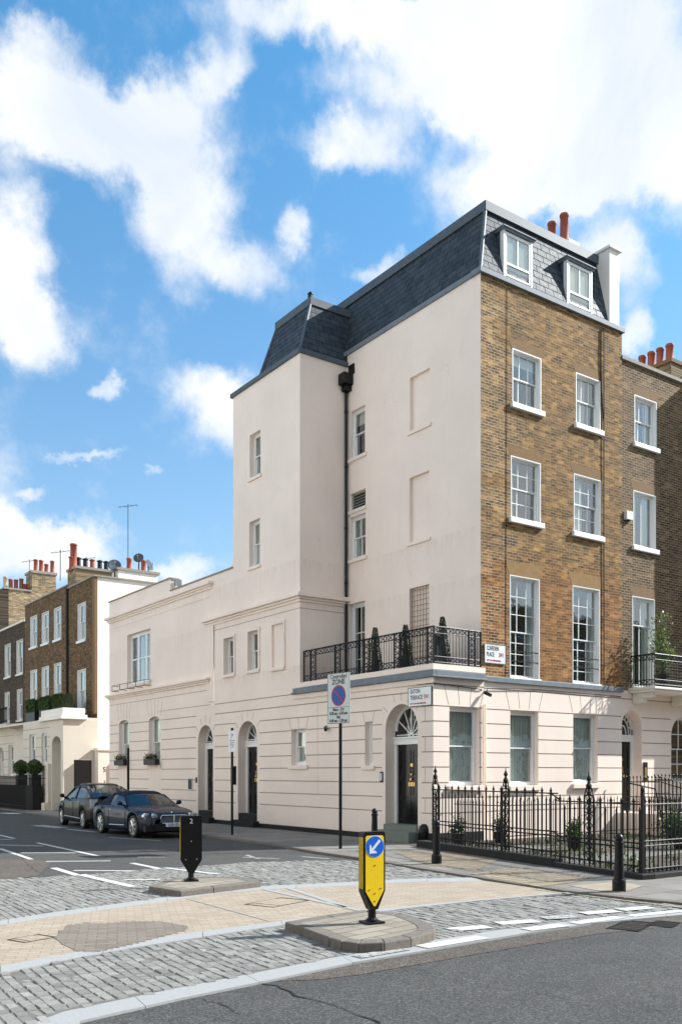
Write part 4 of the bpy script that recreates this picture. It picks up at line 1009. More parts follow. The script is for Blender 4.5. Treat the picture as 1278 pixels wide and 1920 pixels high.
# ================================================================== LOW HOUSE (left)
LH = thing('low_stucco_house', 'two storey cream stucco house with triple window and stepped parapet', 'house', (0, 16, 0))
PL = PE; m = MB()
LG1 = (19.02, 20.11, 2.06, 3.97); LG2 = (15.93, 17.04, 2.06, 3.97); D1 = (11.60, 12.76, 0, 3.45); TW = (16.90, 19.22, 5.40, 7.48)
def HH(q, d): return (*q, d, True)
rr = []
for z in ROWS+[3.80]:
    rr += [(YC, 11.5, z-.014, z+.014, .016), (12.9, LG2[0]-.02, z-.014, z+.014, .016), (LG2[1]+.02, LG1[0]-.02, z-.014, z+.014, .016), (LG1[1]+.02, YL, z-.014, z+.014, .016)]
rr += [(11.8, YL, 4.66, 4.68, .014), (11.8, 16.1, 4.14, 4.16, .014), (11.8, 11.815, 4.2, 5.0, .012)]
rr += [(YC, 12.0, 4.25, 6.95, -.03)]
PL.hf(m, YC, YL, -.1, 8.64, rr+[HH(D1, .34), HH(LG1, .2), HH(LG2, .2), HH(TW, .22)])
PL.hf(m, 15.05, YL, 8.64, 9.12, [])
PL.arch(m, D1[0], D1[1], 2.87, 3.45, 0, .34); PL.arch(m, LG1[0], LG1[1], 3.78, 3.97, 0, .2); PL.arch(m, LG2[0], LG2[1], 3.78, 3.97, 0, .2)
m.face([(0, YL, -.1), (7, YL, -.1), (7, YL, 9.12), (0, YL, 9.12)]); m.face([(0, 15.05, 8.64), (.3, 15.05, 8.64), (.3, 15.05, 9.12), (0, 15.05, 9.12)])
m.face([(.3, YC, 8.64), (.3, 15.05, 8.64), (.3, 15.05, 8.2), (.3, YC, 8.2)]); m.face([(.3, 15.05, 9.12), (.3, YL, 9.12), (.3, YL, 8.2), (.3, 15.05, 8.2)])
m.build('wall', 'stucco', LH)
c = MB()
for (ya, yb, z0, z1, d) in ((11.7, YL, 8.20, 8.28, .05), (11.7, YL, 8.28, 8.35, .10), (11.7, YL, 8.35, 8.45, .18), (11.85, YL, 4.90, 4.97, .05), (11.85, YL, 4.97, 5.03, .10), (11.85, YL, 5.03, 5.11, .17)):
    PL.box(c, ya-d*.6, yb+d, z0, z1, -d, -.0005)
PL.box(c, 11.75, YL, 7.93, 7.96, -.015, 0)
c.build('cornice', 'stucco', LH, bevel=.01)
c = MB(); PL.box(c, YT, 15.04, 8.641, 8.69, -.05, .35); PL.box(c, 15.0, YL+.04, 9.121, 9.17, -.05, .35); c.build('coping', 'coping', LH, bevel=.008)
c = MB(); c.box(.3, 7, YT, YL, 8.1, 8.2); c.build('flat_roof', 'lead', LH)
c = MB(); c.tube((.1, 14.95, 8.7), (.1, 14.95, 9.15), .015); c.tube((.1, 14.2, 8.7), (.1, 14.95, 9.05), .012); c.box(.12, .35, 14.8, 15.0, 8.85, 9.08); c.build('roof_vent', 'steel', LH)
j = MB(); 
for q in (LG1, LG2): fan(PL, j, q[0], q[1], 3.99, 4.64, .16, 3)
radial(PL, j, D1[0], D1[1], 2.87, 3.45, .24, (35, 65, 90, 115, 145)); j.build('voussoir_joint', 'joint', LH)
for q in (LG1, LG2): window(LH, PL, *q, .17, sill=(.06, .1, .08), fw=.06, archz=3.76, curtain=('sides', .3), mid=.47)
door(LH, PL, D1[0], D1[1], .42, 2.62, 2.87, 3.45, .34)
st = MB(); PL.box(st, D1[0], D1[1], 0, .42, .02, .34); PL.box(st, D1[0]-.1, D1[1]+.1, 0, .2, -.22, .02); st.build('doorstep', 'black_plinth', LH)
pl = MB(); PL.box(pl, 12.9, YL, -.05, .14, -.025, .02); pl.build('plinth', 'black_plinth', LH)
# triple window
f = MB(); a, b, z0, z1 = TW; dd = .17
for u0, u1 in ((a, a+.09), (a+.72, a+.83), (b-.83, b-.72), (b-.09, b)): PL.box(f, u0, u1, z0, z1, dd, dd+.08)
for u0, u1 in ((a+.09, a+.72), (a+.83, b-.83), (b-.72, b-.09)):
    PL.box(f, u0, u1, z1-.14, z1, dd+.001, dd+.079); PL.box(f, u0, u1, z0, z0+.1, dd+.001, dd+.079); zm = (z0+z1)/2; PL.box(f, u0, u1, zm-.025, zm+.025, dd+.01, dd+.07)
    PL.box(f, u0, u0+.03, z0+.1, z1-.14, dd+.02, dd+.06); PL.box(f, u1-.03, u1, z0+.1, z1-.14, dd+.02, dd+.06)
wo = f.build('window', 'white_paint', LH); g = MB(); PL.box(g, a+.05, b-.05, z0+.05, z1-.08, dd+.04, dd+.044); g.build('pane', 'glass', wo)
g = MB(); g.box(.9, .92, a-.3, b+.3, z0-.3, z1+.3); g.box(.27, .9, a-.31, a-.3, z0-.3, z1+.3); g.box(.27, .9, b+.3, b+.31, z0-.3, z1+.3); g.box(.27, .9, a-.3, b+.3, z1+.3, z1+.31); g.build('room_backing', 'dark_interior', wo)  # dark box behind the triple window, in place of an unlit interior
cu = MB()
for u0, u1 in ((a+.05, a+.4), (b-.9, b-.6)): 
    n_ = 12; cu.grid([[PL.pt(u0+(u1-u0)*k/n_, zz, dd+.2+.02*math.sin(k*2)) for k in range(n_+1)] for zz in (z0, z1)])
cu.build('curtain', 'net_curtain', wo)
sl = MB(); PL.box(sl, a-.05, b+.05, z0-.12, z0-.001, -.08, .17); sl.build('window_sill', 'stucco', wo, bevel=.01)
ir = MB()
y0, y1 = a-.1, b+.9
for z in (5.2, 5.42): ir.tube((-.3, y0, z), (-.3, y1, z), .012); ir.tube((-.3, y1, z), (0, y1, z), .012); ir.tube((-.3, y0, z), (0, y0, z), .012)
for k in range(5): y = y0+(y1-y0)*k/4; ir.tube((-.3, y, 5.2), (-.3, y, 5.42), .012); ir.tube((-.3, y, 5.2), (0, y, 5.2), .012)
ir.build('window_box_bracket', 'brown_wood', LH)
# window boxes with flowers
def wbox(u0, u1, z, label):
    o = thing('window_box', label, 'window box', (-.1, (u0+u1)/2, z), 'flower boxes on the low house')
    b_ = MB(); PE.box(b_, u0, u1, z, z+.22, -.24, -.04); b_.build('trough', 'planter', o, bevel=.01)
    l = MB(); l.leaves(500, lambda: (-.14+random.gauss(0, .06), random.uniform(u0+.03, u1-.03), z+.22+abs(random.gauss(0, .10))), .03); l.build('foliage', 'leaf_dark', o)
    l = MB(); l.leaves(130, lambda: (-.16+random.gauss(0, .06), random.uniform(u0+.05, u1-.05), z+.30+abs(random.gauss(0, .07))), .025); l.build('flowers', 'flower', o)
wbox(19.05, 20.08, 2.07, 'black flower box under the arched window at the far left of the cream wall'); wbox(15.95, 17.02, 2.07, 'black flower box under the arched window nearer the first arched door')
# small things on the long wall
def wallthing(name, label, cat, P, u, z, boxes, mat='black_paint', parts=None):
    o = thing(name, label, cat, P.pt(u, z, -.05)); mb = MB()
    for q in boxes: P.box(mb, u+q[0], u+q[1], z+q[2], z+q[3], q[4], q[5])
    mb.build('case', mat, o, bevel=.004); 
    if parts:
        for nm, q, mt in parts: mb = MB(); P.box(mb, u+q[0], u+q[1], z+q[2], z+q[3], q[4], q[5]); mb.build(nm, mt, o)
    return o
wallthing('door_entry_panel', 'grey notice plate on the cream wall left of the first arched door', 'panel', PE, 13.35, 1.35, [(-.16, .16, -.22, .22, -.03, 0)], 'steel', [('plate', (-.13, .13, -.18, .18, -.034, -.03), 'planter')])
wallthing('door_entry_panel', 'small black buzzer beside the leftmost arched door', 'panel', PE, 12.86, 1.5, [(-.04, .04, -.1, .1, -.03, 0)])
wallthing('door_entry_panel', 'grey entry phone panel on the jamb of the corner door', 'panel', PE, 2.06, 1.65, [(-.06, .06, -.14, .14, -.03, 0)], 'planter', [('face', (-.04, .04, -.1, .1, -.034, -.03), 'steel')])
def cctv(label, loc, d, name='security_camera'):
    o = thing(name, label, 'camera', loc); v = Vector(loc); d = Vector(d).normalized(); mb = MB(); mb.tube(v-d*.1, v+d*.1, .045, n=12); mb.build('housing', 'black_paint', o)
    mb = MB(); mb.tube(v+d*.1, v+d*.108, .035, n=12); mb.build('lens', 'glass_dark', o); mb = MB(); mb.tube(v-d*.05, v-d*.05+Vector((.1, .06, .1)), .015); mb.build('bracket', 'black_paint', o)
cctv('small black security camera on the long cream wall by the parking zone sign', (-.10, 4.55, 3.02), (-.5, -.8, -.4)); cctv('black security camera on a bracket at the step of the front wall below the cables', (1.72, -.14, 3.78), (.3, -.8, -.4))
y = .32
pl_ = thing('drain_hood', 'black arched vent hood low on the cream wall beside the corner doorstep', 'vent', (-.03, y, .0)); mb = MB(); mb.lathe((-.02, y, 0), [(.15, 0), (.15, .32), (.12, .42), (.05, .48)], 14); mb.build('hood', 'black_paint', pl_, smooth=True)

# ================================================================== NEIGHBOUR (right)
NH = thing('brick_terrace_house', 'shaded yellow brick terrace house with arched door and balcony at the right edge', 'house', (9, .2, 0))
PN = Pl('y', .19); XN = 12.0
m = MB(); DN = (7.38+.12, 8.46, .6, 3.63); AW = (9.92, 11.2, 1.47, 3.52)
rr = []
for z in ROWS: rr += [(XB, DN[0]-.0, z-.014, z+.014, .016), (DN[1]+.02, AW[0]-.02, z-.014, z+.014, .016), (AW[1]+.02, XN, z-.014, z+.014, .016)]
rr += [(XB, XN, 3.94, 3.965, .025)]
PN.hf(m, XB, XN, -.1, 4.2, rr+[HH(DN, .34), HH(AW, .2)]); PN.arch(m, DN[0], DN[1], 3.08, 3.63, 0, .34); PN.arch(m, AW[0], AW[1], 2.9, 3.52, 0, .2)
m.build('ground_floor_wall', 'stucco', NH)
m = MB(); ON = [(8.11, 9.18, 11.65, 13.09), (8.06, 9.15, 8.55, 10.22), (8.01, 9.10, 4.32, 7.05)]
ON2 = [(10.75, 11.8, 11.65, 13.09), (10.75, 11.8, 8.55, 10.22), (10.75, 11.8, 4.32, 7.05)]
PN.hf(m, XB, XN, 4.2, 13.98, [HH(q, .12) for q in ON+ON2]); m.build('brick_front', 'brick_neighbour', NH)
for q in ON+ON2: gb = MB(); PN.ext(gb, [(q[0]-.03, q[3]+.004), (q[1]+.03, q[3]+.004), (q[1]+.15, q[3]+.28), (q[0]-.15, q[3]+.28)], -.003, .05); gb.build('brick_arch', 'brick_edge', NH)
for i, q in enumerate(ON+ON2):
    k = i % 3
    window(NH, PN, *q, .11, cols=(3 if k == 0 else 2), rt=1, rb=1, sill=(.09, .13, .08), lining='white_paint', smat='white_paint', curtain=('sides', .36), fw=.07, bar=.025, meet=k != 1, mid=(.70 if k == 2 else .5))
c = MB(); PN.box(c, XB, XN, 13.98, 14.08, -.07, .35); c.build('coping', 'coping', NH)
c = MB(); c.box(XB, XN, .54, 8, 13.4, 13.5); c.build('flat_roof', 'lead', NH)
door(NH, PN, DN[0], DN[1], .62, 2.70, 3.08, 3.63, .34, fan_style='tracery')
window(NH, PN, *AW, .17, cols=2, rt=2, rb=2, sill=(.08, .12, .06), fw=.07, archz=2.9)
# chimney of the neighbour, standing further back
m = MB(); m.box(11.08, 11.95, 1.0, 2.75, 13.4, 15.12); m.build('chimney_stack', 'brick_chimney', NH); cs = NH.children[-1]
m = MB(); m.box(11.03, 11.97, .95, 2.8, 15.12, 15.24); m.build('stack_cap', 'brick_edge', cs)
for y_ in (1.2, 1.56, 1.9, 2.26): p = MB(); pot(p, 11.28, y_, 15.24, .58, .125); p.build('chimney_pot', 'pot_red', cs, smooth=True)
# balcony of the neighbour
m = MB(); bxL = 7.80; m.box(bxL, 12.5, -.75, .188, 4.20, 4.27); m.box(bxL+.05, 12.5, -.68, .188, 4.13, 4.20)
for x in (8.0, 9.9, 11.6): m.prism([(x, .18), (x+.2, .18), (x+.2, -.5), (x, -.5)], 3.98, 4.13); m.prism([(x, .18), (x+.2, .18), (x+.2, -.2), (x, -.2)], 3.84, 3.98)
m.build('balcony_slab', 'cream_paint', NH, bevel=.01)
r = MB(); railing(r, (bxL+.08, -.68), (12.4, -.68), 4.28, 5.22, sp=.075, rb=.007); railing(r, (bxL+.08, -.68), (bxL+.08, .15), 4.28, 5.22, sp=.09)
for k in range(9): z = 4.36+k*.09; r.tube((bxL+.6, -.68, z), (12.4, -.68, z), .006, n=4)
r.build('balcony_rail', 'black_iron', NH)
# potted shrub on that balcony
o = thing('balcony_shrub', 'leafy potted shrub growing behind the black balcony rail at the right', 'plant', (8.9, -.3, 4.27))
m = MB(); m.lathe((8.75, -.3, 4.27), [(.16, 0), (.22, .4), (.24, .42), (.2, .42)], 14); m.build('pot', 'planter', o)
m = MB(); bl = []
for k in range(11):
    a = random.uniform(0, 6.28); rr_ = random.uniform(.1, .4); h = random.uniform(.8, 2.15) - rr_*.8; tip = (8.8+rr_*math.cos(a)*1.2, -.3+rr_*math.sin(a)*.7, 4.65+h); m.path([(8.75, -.3, 4.6), (8.77+(tip[0]-8.75)*.3, -.3+(tip[1]+.3)*.2, 4.65+h*.55), tip], .010, 4); bl.append(tip)
m.build('stems', 'brown_wood', o)
def g_():
    b_ = random.choice(bl); t_ = random.random()**.6; c = Vector((8.77, -.3, 4.75)).lerp(Vector(b_), t_); return (c.x+random.gauss(0, .12), c.y+random.gauss(0, .10), c.z+random.gauss(0, .09))
m = MB(); m.leaves(1100, g_, .045); m.build('foliage', 'leaf_bright', o)
wallthing('alarm_box', 'cream alarm box on the brick between upper windows at the right', 'alarm', PN, 7.75, 9.38, [(-.14, .14, -.12, .12, -.12, 0)], 'plastic_white', [('lamp', (-.05, .05, -.15, -.121, -.1, -.02), 'planter')])
wallthing('door_entry_panel', 'tall black entry panel on the jamb right of the arched terrace door', 'panel', PN, 8.62, 1.8, [(-.09, .09, -.28, .28, -.03, 0)], 'black_paint', [('face', (-.05, .05, -.2, .12, -.034, -.03), 'brass')])
# projecting house beyond the frame on the right (throws the shadow on the brick)
PH = thing('projecting_terrace_house', 'taller brick terrace house stepping forward beyond the right edge', 'house', (17, 0, 0))
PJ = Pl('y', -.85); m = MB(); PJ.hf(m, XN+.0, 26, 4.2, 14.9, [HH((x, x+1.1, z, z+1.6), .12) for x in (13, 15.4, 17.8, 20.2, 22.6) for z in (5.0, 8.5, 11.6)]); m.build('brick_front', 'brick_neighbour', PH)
m = MB(); m.face([(XN, -.85, 0), (XN, .19, 0), (XN, .19, 14.9), (XN, -.85, 14.9)]); m.face([(XN, .19, 13), (XN, 9, 13), (XN, 9, 14.9), (XN, .19, 14.9)]); m.build('flank_wall', 'brick_light', PH)
m = MB(); PJ.hf(m, XN, 26, -.1, 4.2, grooves(XN, 26)+[HH((x, x+1.1, 1.4, 3.4), .12) for x in (13, 15.4, 17.8, 20.2, 22.6)]); m.build('ground_floor_wall', 'stucco', PH)
m = MB(); m.box(XN, 26, -.9, 9, 14.9, 15.05); m.build('roof', 'coping', PH)
for x in (13, 15.4, 17.8, 20.2, 22.6):
    for z, h in ((1.4, 2.0), (5.0, 1.6), (8.5, 1.6), (11.6, 1.6)):
        window(PH, PJ, x, x+1.1, z, z+h, .1, cols=2, sill=(.08, .1, .06), smat='white_paint')

# ================================================================== FENCE and front area
FA, FB = Vector((-.92, -1.0)), Vector((-2.18, -7.72)); FC = Vector((9.5, -7.60))
fn = thing('area_railings', 'black spiked iron railings on a low stone wall round the corner front area', 'railings', (FA.x, FA.y, 0))
L = (FB-FA).length; e_ = (FB-FA)/L
def fp(s_, z): p = FA+e_*s_; return (p.x, p.y, z)
SX = 4.62     # where the railings step down
def spike(mb, p, z0, z1, r=.013):
    mb.tube((p[0], p[1], z0), (p[0], p[1], z1-.10), r, n=6); mb.tube((p[0], p[1], z1-.10), (p[0], p[1], z1-.07), r*1.5, r*1.5, n=6); mb.tube((p[0], p[1], z1-.07), (p[0], p[1], z1), r*1.15, .002, n=6)
def scroll(mb, c, e, rad, z, n=10, r=.007, up=1):
    pts = []
    for k in range(n+1):
        a = math.pi*1.7*k/n; q = rad*(1-.5*k/n); pts.append((c[0]+e.x*q*math.cos(a), c[1]+e.y*q*math.cos(a), z+up*q*math.sin(a)))
    mb.path(pts, r, 4)
def panelpost(s_, z0, z1):
    mb = MB(); w_ = .12
    for q in (-w_, w_): p = fp(s_+q, 0); mb.box(p[0]-.012, p[0]+.012, p[1]-.012, p[1]+.012, z0, z1-.25)
    zz = z0+.1
    while zz < z1-.36:
        for sg in (1, -1):
            c = FA+e_*(s_); scroll(mb, c, e_*sg, .10, zz+.06, up=1); scroll(mb, c, e_*sg, .07, zz+.05, up=-1)
        p = fp(s_, 0); mb.tube((p[0], p[1], zz-.05), (p[0], p[1], zz+.14), .012, n=5); zz += .17
    c = FA+e_*s_
    for z in (z0+.08, z0+.36, z1-.55, z1-.25): a, b = fp(s_-w_, z), fp(s_+w_, z); mb.tube(a, b, .014, n=5)
    for sg in (1, -1): scroll(mb, c, e_*sg, .10, z1-.17, up=1); mb.tube(fp(s_+sg*w_, z1-.25), fp(s_+sg*.03, z1-.05), .012, n=5)
    p = fp(s_, 0); mb.lathe((p[0], p[1], z1-.25), [(.02, 0), (.03, .06), (.018, .1), (.05, .15), (.055, .18), (.03, .22), (.02, .25), (.045, .29), (.03, .33), (.012, .37), (.004, .43)], 8)
    mb.build('ornamental_post', 'black_iron', fn, smooth=False)
# section 1
for a, b, zw, zt in ((0.0, SX, .17, 1.50), (SX, L, .10, 1.36)):
    mb = MB(); mb.tube(fp(a, zt-.13), fp(b, zt-.13), .014, n=6)
    for z in (zw+.40, zw+.48, zw+.10): mb.tube(fp(a, z), fp(b, z), .014, n=6)
    n_ = int((b-a)/.14)
    for k in range(n_+1): spike(mb, fp(a+(b-a)*(k+.5)/(n_+1), 0), zw-.03, zt-(.17 if k % 2 else 0), .013 if k % 2 else .018)
    for k in range(n_):
        c = FA+e_*(a+(b-a)*(k+1)/(n_+1)); scroll(mb, c, e_*(1 if k % 2 else -1), .045, zw+.05, n=7, r=.006)
    mb.build('railing_section', 'black_iron', fn)
mb = MB(); pts = [(SX-.30, 1.37), (SX-.15, 1.35), (SX, 1.28), (SX+.1, 1.23)]; mb.path([fp(s_, z) for s_, z in pts], .014); pts = [(SX-.35, .66), (SX-.1, .64), (SX+.1, .55), (SX+.2, .53)]; mb.path([fp(s_, z) for s_, z in pts], .014); mb.build('swept_rail', 'black_iron', fn)
for s_, zt in ((.16, 1.75), (2.95, 1.68), (4.95+.55, 1.60)): panelpost(s_, .12, zt)
mb = MB(); L2 = (FC-FB).length; f_ = (FC-FB)/L2
def fq(s_, z): p = FB+f_*s_; return (p.x, p.y, z)
for z in (1.23, .62, .54, .16): mb.tube(fq(0, z), fq(L2, z), .014, n=6)
for k in range(int(L2/.118)): spike(mb, fq((k+.6)*.118, 0), .06, 1.37)
for k in range(int(L2/.118)): scroll(mb, FB+f_*((k+1.1)*.118), f_*(1 if k % 2 else -1), .045, .13, n=6, r=.006)
mb.build('railing_section', 'black_iron', fn)
mb = MB(); mb.box(FB.x-.025, FB.x+.025, FB.y-.025, FB.y+.025, .05, 1.42); mb.lathe((FB.x, FB.y, 1.42), [(.02, 0), (.035, .03), (.03, .07), (.005, .12)], 8); mb.build('corner_post', 'black_iron', fn)
mb = MB(); g_ = Vector((-e_.y, e_.x))*.13
def wallseg(a, b, z): mb.prism([tuple(FA+e_*a-g_), tuple(FA+e_*b-g_), tuple(FA+e_*b+g_), tuple(FA+e_*a+g_)], -.05, z)
wallseg(-.5, SX, .16); wallseg(SX+.001, L+.13, .09); mb.prism([(FB.x+.12, FB.y-.14), (FC.x, FC.y-.14), (FC.x, FC.y+.14), (FB.x+.12, FB.y+.14)], -.05, .0895)
mb.build('stone_curb', 'mossy_curb' if 'mossy_curb' in MATS else 'black_plinth', fn, bevel=.015)
# sunken garden bed
g = MB(); g.face([(FA.x+.1, FA.y+.9, .012), (FB.x+.1, FB.y+.12, .012), (7.0, -7.4, .012), (7.0, .1, .012), (0, -.05, .012)]); go = g.build('front_garden_soil', 'soil'); struct(go)
gr = MB()
for _ in range(1700):
    x = random.uniform(-1.6, 6.9); y = random.uniform(-7.3, -.5)
    if x < -.9-(-1.0-y)*.187+.1: continue
    if math.sin(x*1.7+1)*math.cos(y*1.3) < -.15: continue
    h = random.uniform(.03, .14); a = random.uniform(0, 6.28); c, s_ = math.cos(a)*.03, math.sin(a)*.03
    gr.face([(x-c, y-s_, .01), (x+c, y+s_, .01), (x+random.gauss(0, .03), y+random.gauss(0, .03), h)])
gg = gr.build('ground_cover_plants', 'leaf_box'); gg['kind'] = 'stuff'; gg['label'] = 'low green plants growing over the bed behind the corner railings'
gr = MB()
for _ in range(1500):
    x = random.uniform(-1.6, 6.9); y = random.uniform(-7.3, -.4)
    if x < -.9-(-1.0-y)*.187+.1: continue
    r = random.uniform(.012, .04); a = random.uniform(0, 6.28); gr.lathe((x, y, .008), [(r, 0), (r*.8, r*.5), (r*.2, r*.7)], 5)
gg = gr.build('gravel', 'gravel_stone'); gg['kind'] = 'stuff'; gg['label'] = 'loose pale stones on the bed behind the corner railings'
# stones / gravel path pale patches
for k, pts in enumerate(([(-.6, -2.0), (1.4, -1.6), (1.6, -2.6), (-.7, -3.1)], [(-.9, -4.6), (3.0, -4.2), (3.2, -5.2), (-1.2, -5.6)])):
    flat('garden_path', pts, .02, 'sett_bed')
# inner railings, steps and door platform
ir = thing('step_railings', 'tall thin black railings with ball tops beside the arched terrace door steps', 'railings', (7.2, -.5, .6)); mb = MB()
def ballrail(mb, a, b, z0a, z0b, h, n_):
    for k in range(n_+1):
        t_ = k/n_; x = a[0]+(b[0]-a[0])*t_; y = a[1]+(b[1]-a[1])*t_; z = z0a+(z0b-z0a)*t_
        mb.tube((x, y, 0), (x, y, z+h), .011, n=5); mb.lathe((x, y, z+h-.01), [(.01, 0), (.026, .02), (.026, .04), (.004, .07)], 6)
    for dz in (h-.12, h-.55): mb.tube((a[0], a[1], z0a+dz), (b[0], b[1], z0b+dz), .014, n=5)
ballrail(mb, (7.25, -.05), (7.25, -1.3), .62, .62, 1.0, 10); ballrail(mb, (8.75, -.05), (8.75, -1.6), .62, .62, 1.05, 12); ballrail(mb, (8.75, -1.7), (12, -1.7), .62, .62, 1.05, 26); ballrail(mb, (7.25, -1.35), (7.25, -3.8), .62, .0, 1.0, 20)
mb.build('rails', 'black_iron', ir)
ar = thing('area_inner_railings', 'shorter plain black railings inside the front area guarding the basement', 'railings', (1.0, -1.6, 0)); mb = MB()
n_ = 50
for k in range(n_+1): x = .6+(7.1-.6)*k/n_; spike(mb, (x, -1.7), 0, 1.12+.05*(k % 2), .009)
for z in (.98, .25): mb.tube((.6, -1.7, z), (7.1, -1.7, z), .012, n=5)
for k in range(14): y = -1.7+1.6*k/14; spike(mb, (.6, y), 0, 1.12, .009)
mb.tube((.6, -1.7, .98), (.6, -.1, .98), .012, n=5); mb.build('rails', 'black_iron', ar)
dp_ = thing('entrance_steps', 'pale stone steps rising to the arched terrace door behind the railings', 'steps', (8, -1, 0)); mb = MB()
mb.box(7.2, 8.85, -1.4, .185, -.05, .60); mb.box(7.2, 8.85, -1.75, -1.4, -.05, .42); mb.box(7.2, 8.85, -2.1, -1.75, -.05, .22); mb.build('treads', 'stucco', dp_, bevel=.01)
mb = MB(); mb.path([(6.7, -1.8, .35), (7.2, -1.2, 1.3), (7.2, -.1, 1.5)], .02); mb.build('handrail', 'black_iron', dp_)
lw = thing('garden_wall', 'cream wall below the basement railings seen through the corner fence', 'wall', (7, -2.5, 0)); mb = MB(); mb.box(7.0, 7.18, -4.4, -1.45, 0, .62); mb.box(8.87, 12, -1.65, -1.55, 0, .62); mb.build('render', 'stucco', lw); mb = MB(); mb.box(6.96, 7.22, -4.44, -1.41, .62, .66); mb.build('coping', 'coping', lw)
def shrub(x, y, z, rad, h, label, pot_='planter', leaf='leaf_dark', n=900, group=None):
    o = thing('potted_shrub', label, 'plant', (x, y, z), group); m = MB(); m.lathe((x, y, z), [(.13, 0), (.17, .26), (.19, .28), (.15, .28)], 12); m.build('pot', pot_, o)
    m = MB(); m.leaves(n, lambda: (x+random.gauss(0, rad*.45), y+random.gauss(0, rad*.45), z+.3+abs(random.gauss(0, .5))*h*.7), .035); m.build('foliage', leaf, o)
    m = MB(); m.tube((x, y, z+.2), (x, y, z+.3+h*.5), .015, n=5); m.build('stem', 'brown_wood', o)
shrub(.15, -.75, .01, .2, .5, 'dark leafy pot plant behind the first ornamental railing post', n=500); shrub(1.5, -.8, .01, .2, .6, 'dark pot plant below the step of the front wall by the waste pipe', n=500)
shrub(3.4, -4.6, .01, .5, .7, 'dark shrub in the corner bed behind the third railing section', n=1500); shrub(1.2, -3.4, .01, .2, .5, 'small low pot plant in the middle of the corner bed', leaf='leaf_box'); shrub(5.4, -3.0, .01, .25, .6, 'small pot plant near the entrance steps wall', leaf='leaf_box')
tr_ = thing('hanging_trough', 'dark trough hooked on the right hand railings with no plants showing', 'planter', (3.5, -7.4, .5)); mb = MB(); mb.box(-.35, .75, -7.46, -7.14, .42, .78); mb.build('box', 'planter', tr_, bevel=.01); mb = MB(); 
for x in (-.2, .6): mb.tube((x, -7.46, .7), (x, -7.62, .64), .01)
mb.build('hook', 'black_iron', tr_)
# ================================================================== FAR HOUSES along the side street
QF = Pl('x', .5); QG = Pl('x', -1.0)
F1 = thing('brown_brick_house', 'brown brick house with white rendered flank, hedges on its first floor ledge and arched porch', 'house', (.5, 28, 0))
U = [(32.75, 33.93, 8.60, 10.28), (30.80, 31.95, 8.58, 10.22), (28.87, 29.98, 8.56, 10.18), (25.40, 26.50, 8.10, 9.88), (32.75, 33.93, 5.2, 7.35), (30.80, 31.95, 5.2, 7.35), (28.87, 29.98, 5.2, 7.35), (25.40, 26.56, 4.72, 6.70)]
m = MB(); QF.hf(m, 24.2, 27.9, 4.3, 10.85, [HH(q, .12) for q in U if q[0] < 27.7]); QF.hf(m, 27.9, 34.9, 4.3, 11.02, [HH(q, .12) for q in U if q[0] > 27.7]); m.build('brick_front', 'brick_brown', F1)
m = MB(); m.box(.47, .6, 24.18, 24.5, 4.5, 10.85); m.build('brick_quoin', 'brick_edge', F1)
m = MB(); m.tube((.45, 27.85, 4.3), (.45, 27.85, 10.9), .07); m.build('downpipe', 'black_plinth', F1)
m = MB(); m.box(.61, 9, 24.2, 24.5, -.1, 10.84); m.box(1.63, 3.6, 24.19, 25.0, 10.8, 11.30); m.build('rendered_flank', 'stucco_pale', F1); 
m = MB(); m.box(.4, 9, 24.12, 24.6, 10.85, 10.92); m.box(.42, .75, 24.3, 27.8, 10.851, 10.93); m.box(.44, .8, 27.9, 35, 11.02, 11.09); m.build('coping', 'coping', F1)
m = MB(); m.box(1.55, 3.7, 24.12, 25.1, 11.30, 11.42); m.build('chimney_cap', 'coping', F1)
m = MB(); m.box(.8, 9, 24.5, 34.9, 10.2, 10.3); m.build('flat_roof', 'lead', F1)
for q in U: window(F1, QF, *q, .10, cols=2, rt=1, rb=1, sill=(.08, .12, .06), lining='white_paint', smat='white_paint', curtain=('sides', .3), fw=.08, back=.5)
gx = -1.0; m = MB(); A1 = (24.50, 25.75, .0, 3.45); GW_ = [(28.25, 29.2, 2.2, 3.66), (26.45, 27.27, 2.2, 3.64)]
QG.hf(m, 24.2, 30.2, -.1, 4.3, grooves(26.0, 30.2, [.75, 1.2, 1.65, 2.1, 2.55, 3.0, 3.45, 3.9])+[HH(A1, .9)]+[HH(q, .12) for q in GW_]); QG.arch(m, A1[0], A1[1], 3.1, 3.45, 0, .9)
Pl('x', -.1).hf(m, 30.2, 34.9, -.1, 4.3, []); m.face([(-1, 30.2, 0), (-.1, 30.2, 0), (-.1, 30.2, 4.3), (-1, 30.2, 4.3)])
m.box(-.999, .5, 24.35, 34.9, 4.2, 4.3)
PG = Pl('y', 24.2); PG.hf(m, -1.0, .61, -.1, 4.3, [HH((-.50, .36, 0, 2.36), .12)])
m.build('stucco_ground_floor', 'stucco_far', F1)
m = MB(); PG.box(m, -.5, .36, 0, 2.35, .08, .12)
for k in range(6): PG.box(m, -.49, .35, .1+k*.38, .12+k*.38, .07, .08)
m.build('garage_door', 'cloud_grey_wood', F1)
m = MB(); m.box(-.1, -.06, 24.5, 25.75, 0, 2.5); m.build('door', 'white_paint', F1); m = MB(); m.box(-.098, -.05, 24.5, 25.75, 2.5, 3.4); m.build('fanlight', 'glass_dark', F1)
m = MB(); m.box(-1.12, .1, 24.1, 27.3, 4.3, 4.42); m.box(-1.05, .0, 24.15, 27.2, 4.42, 4.72); m.box(-1.16, .1, 24.06, 27.3, 4.2, 4.299); m.build('porch_parapet', 'stucco_pale', F1, bevel=.02)
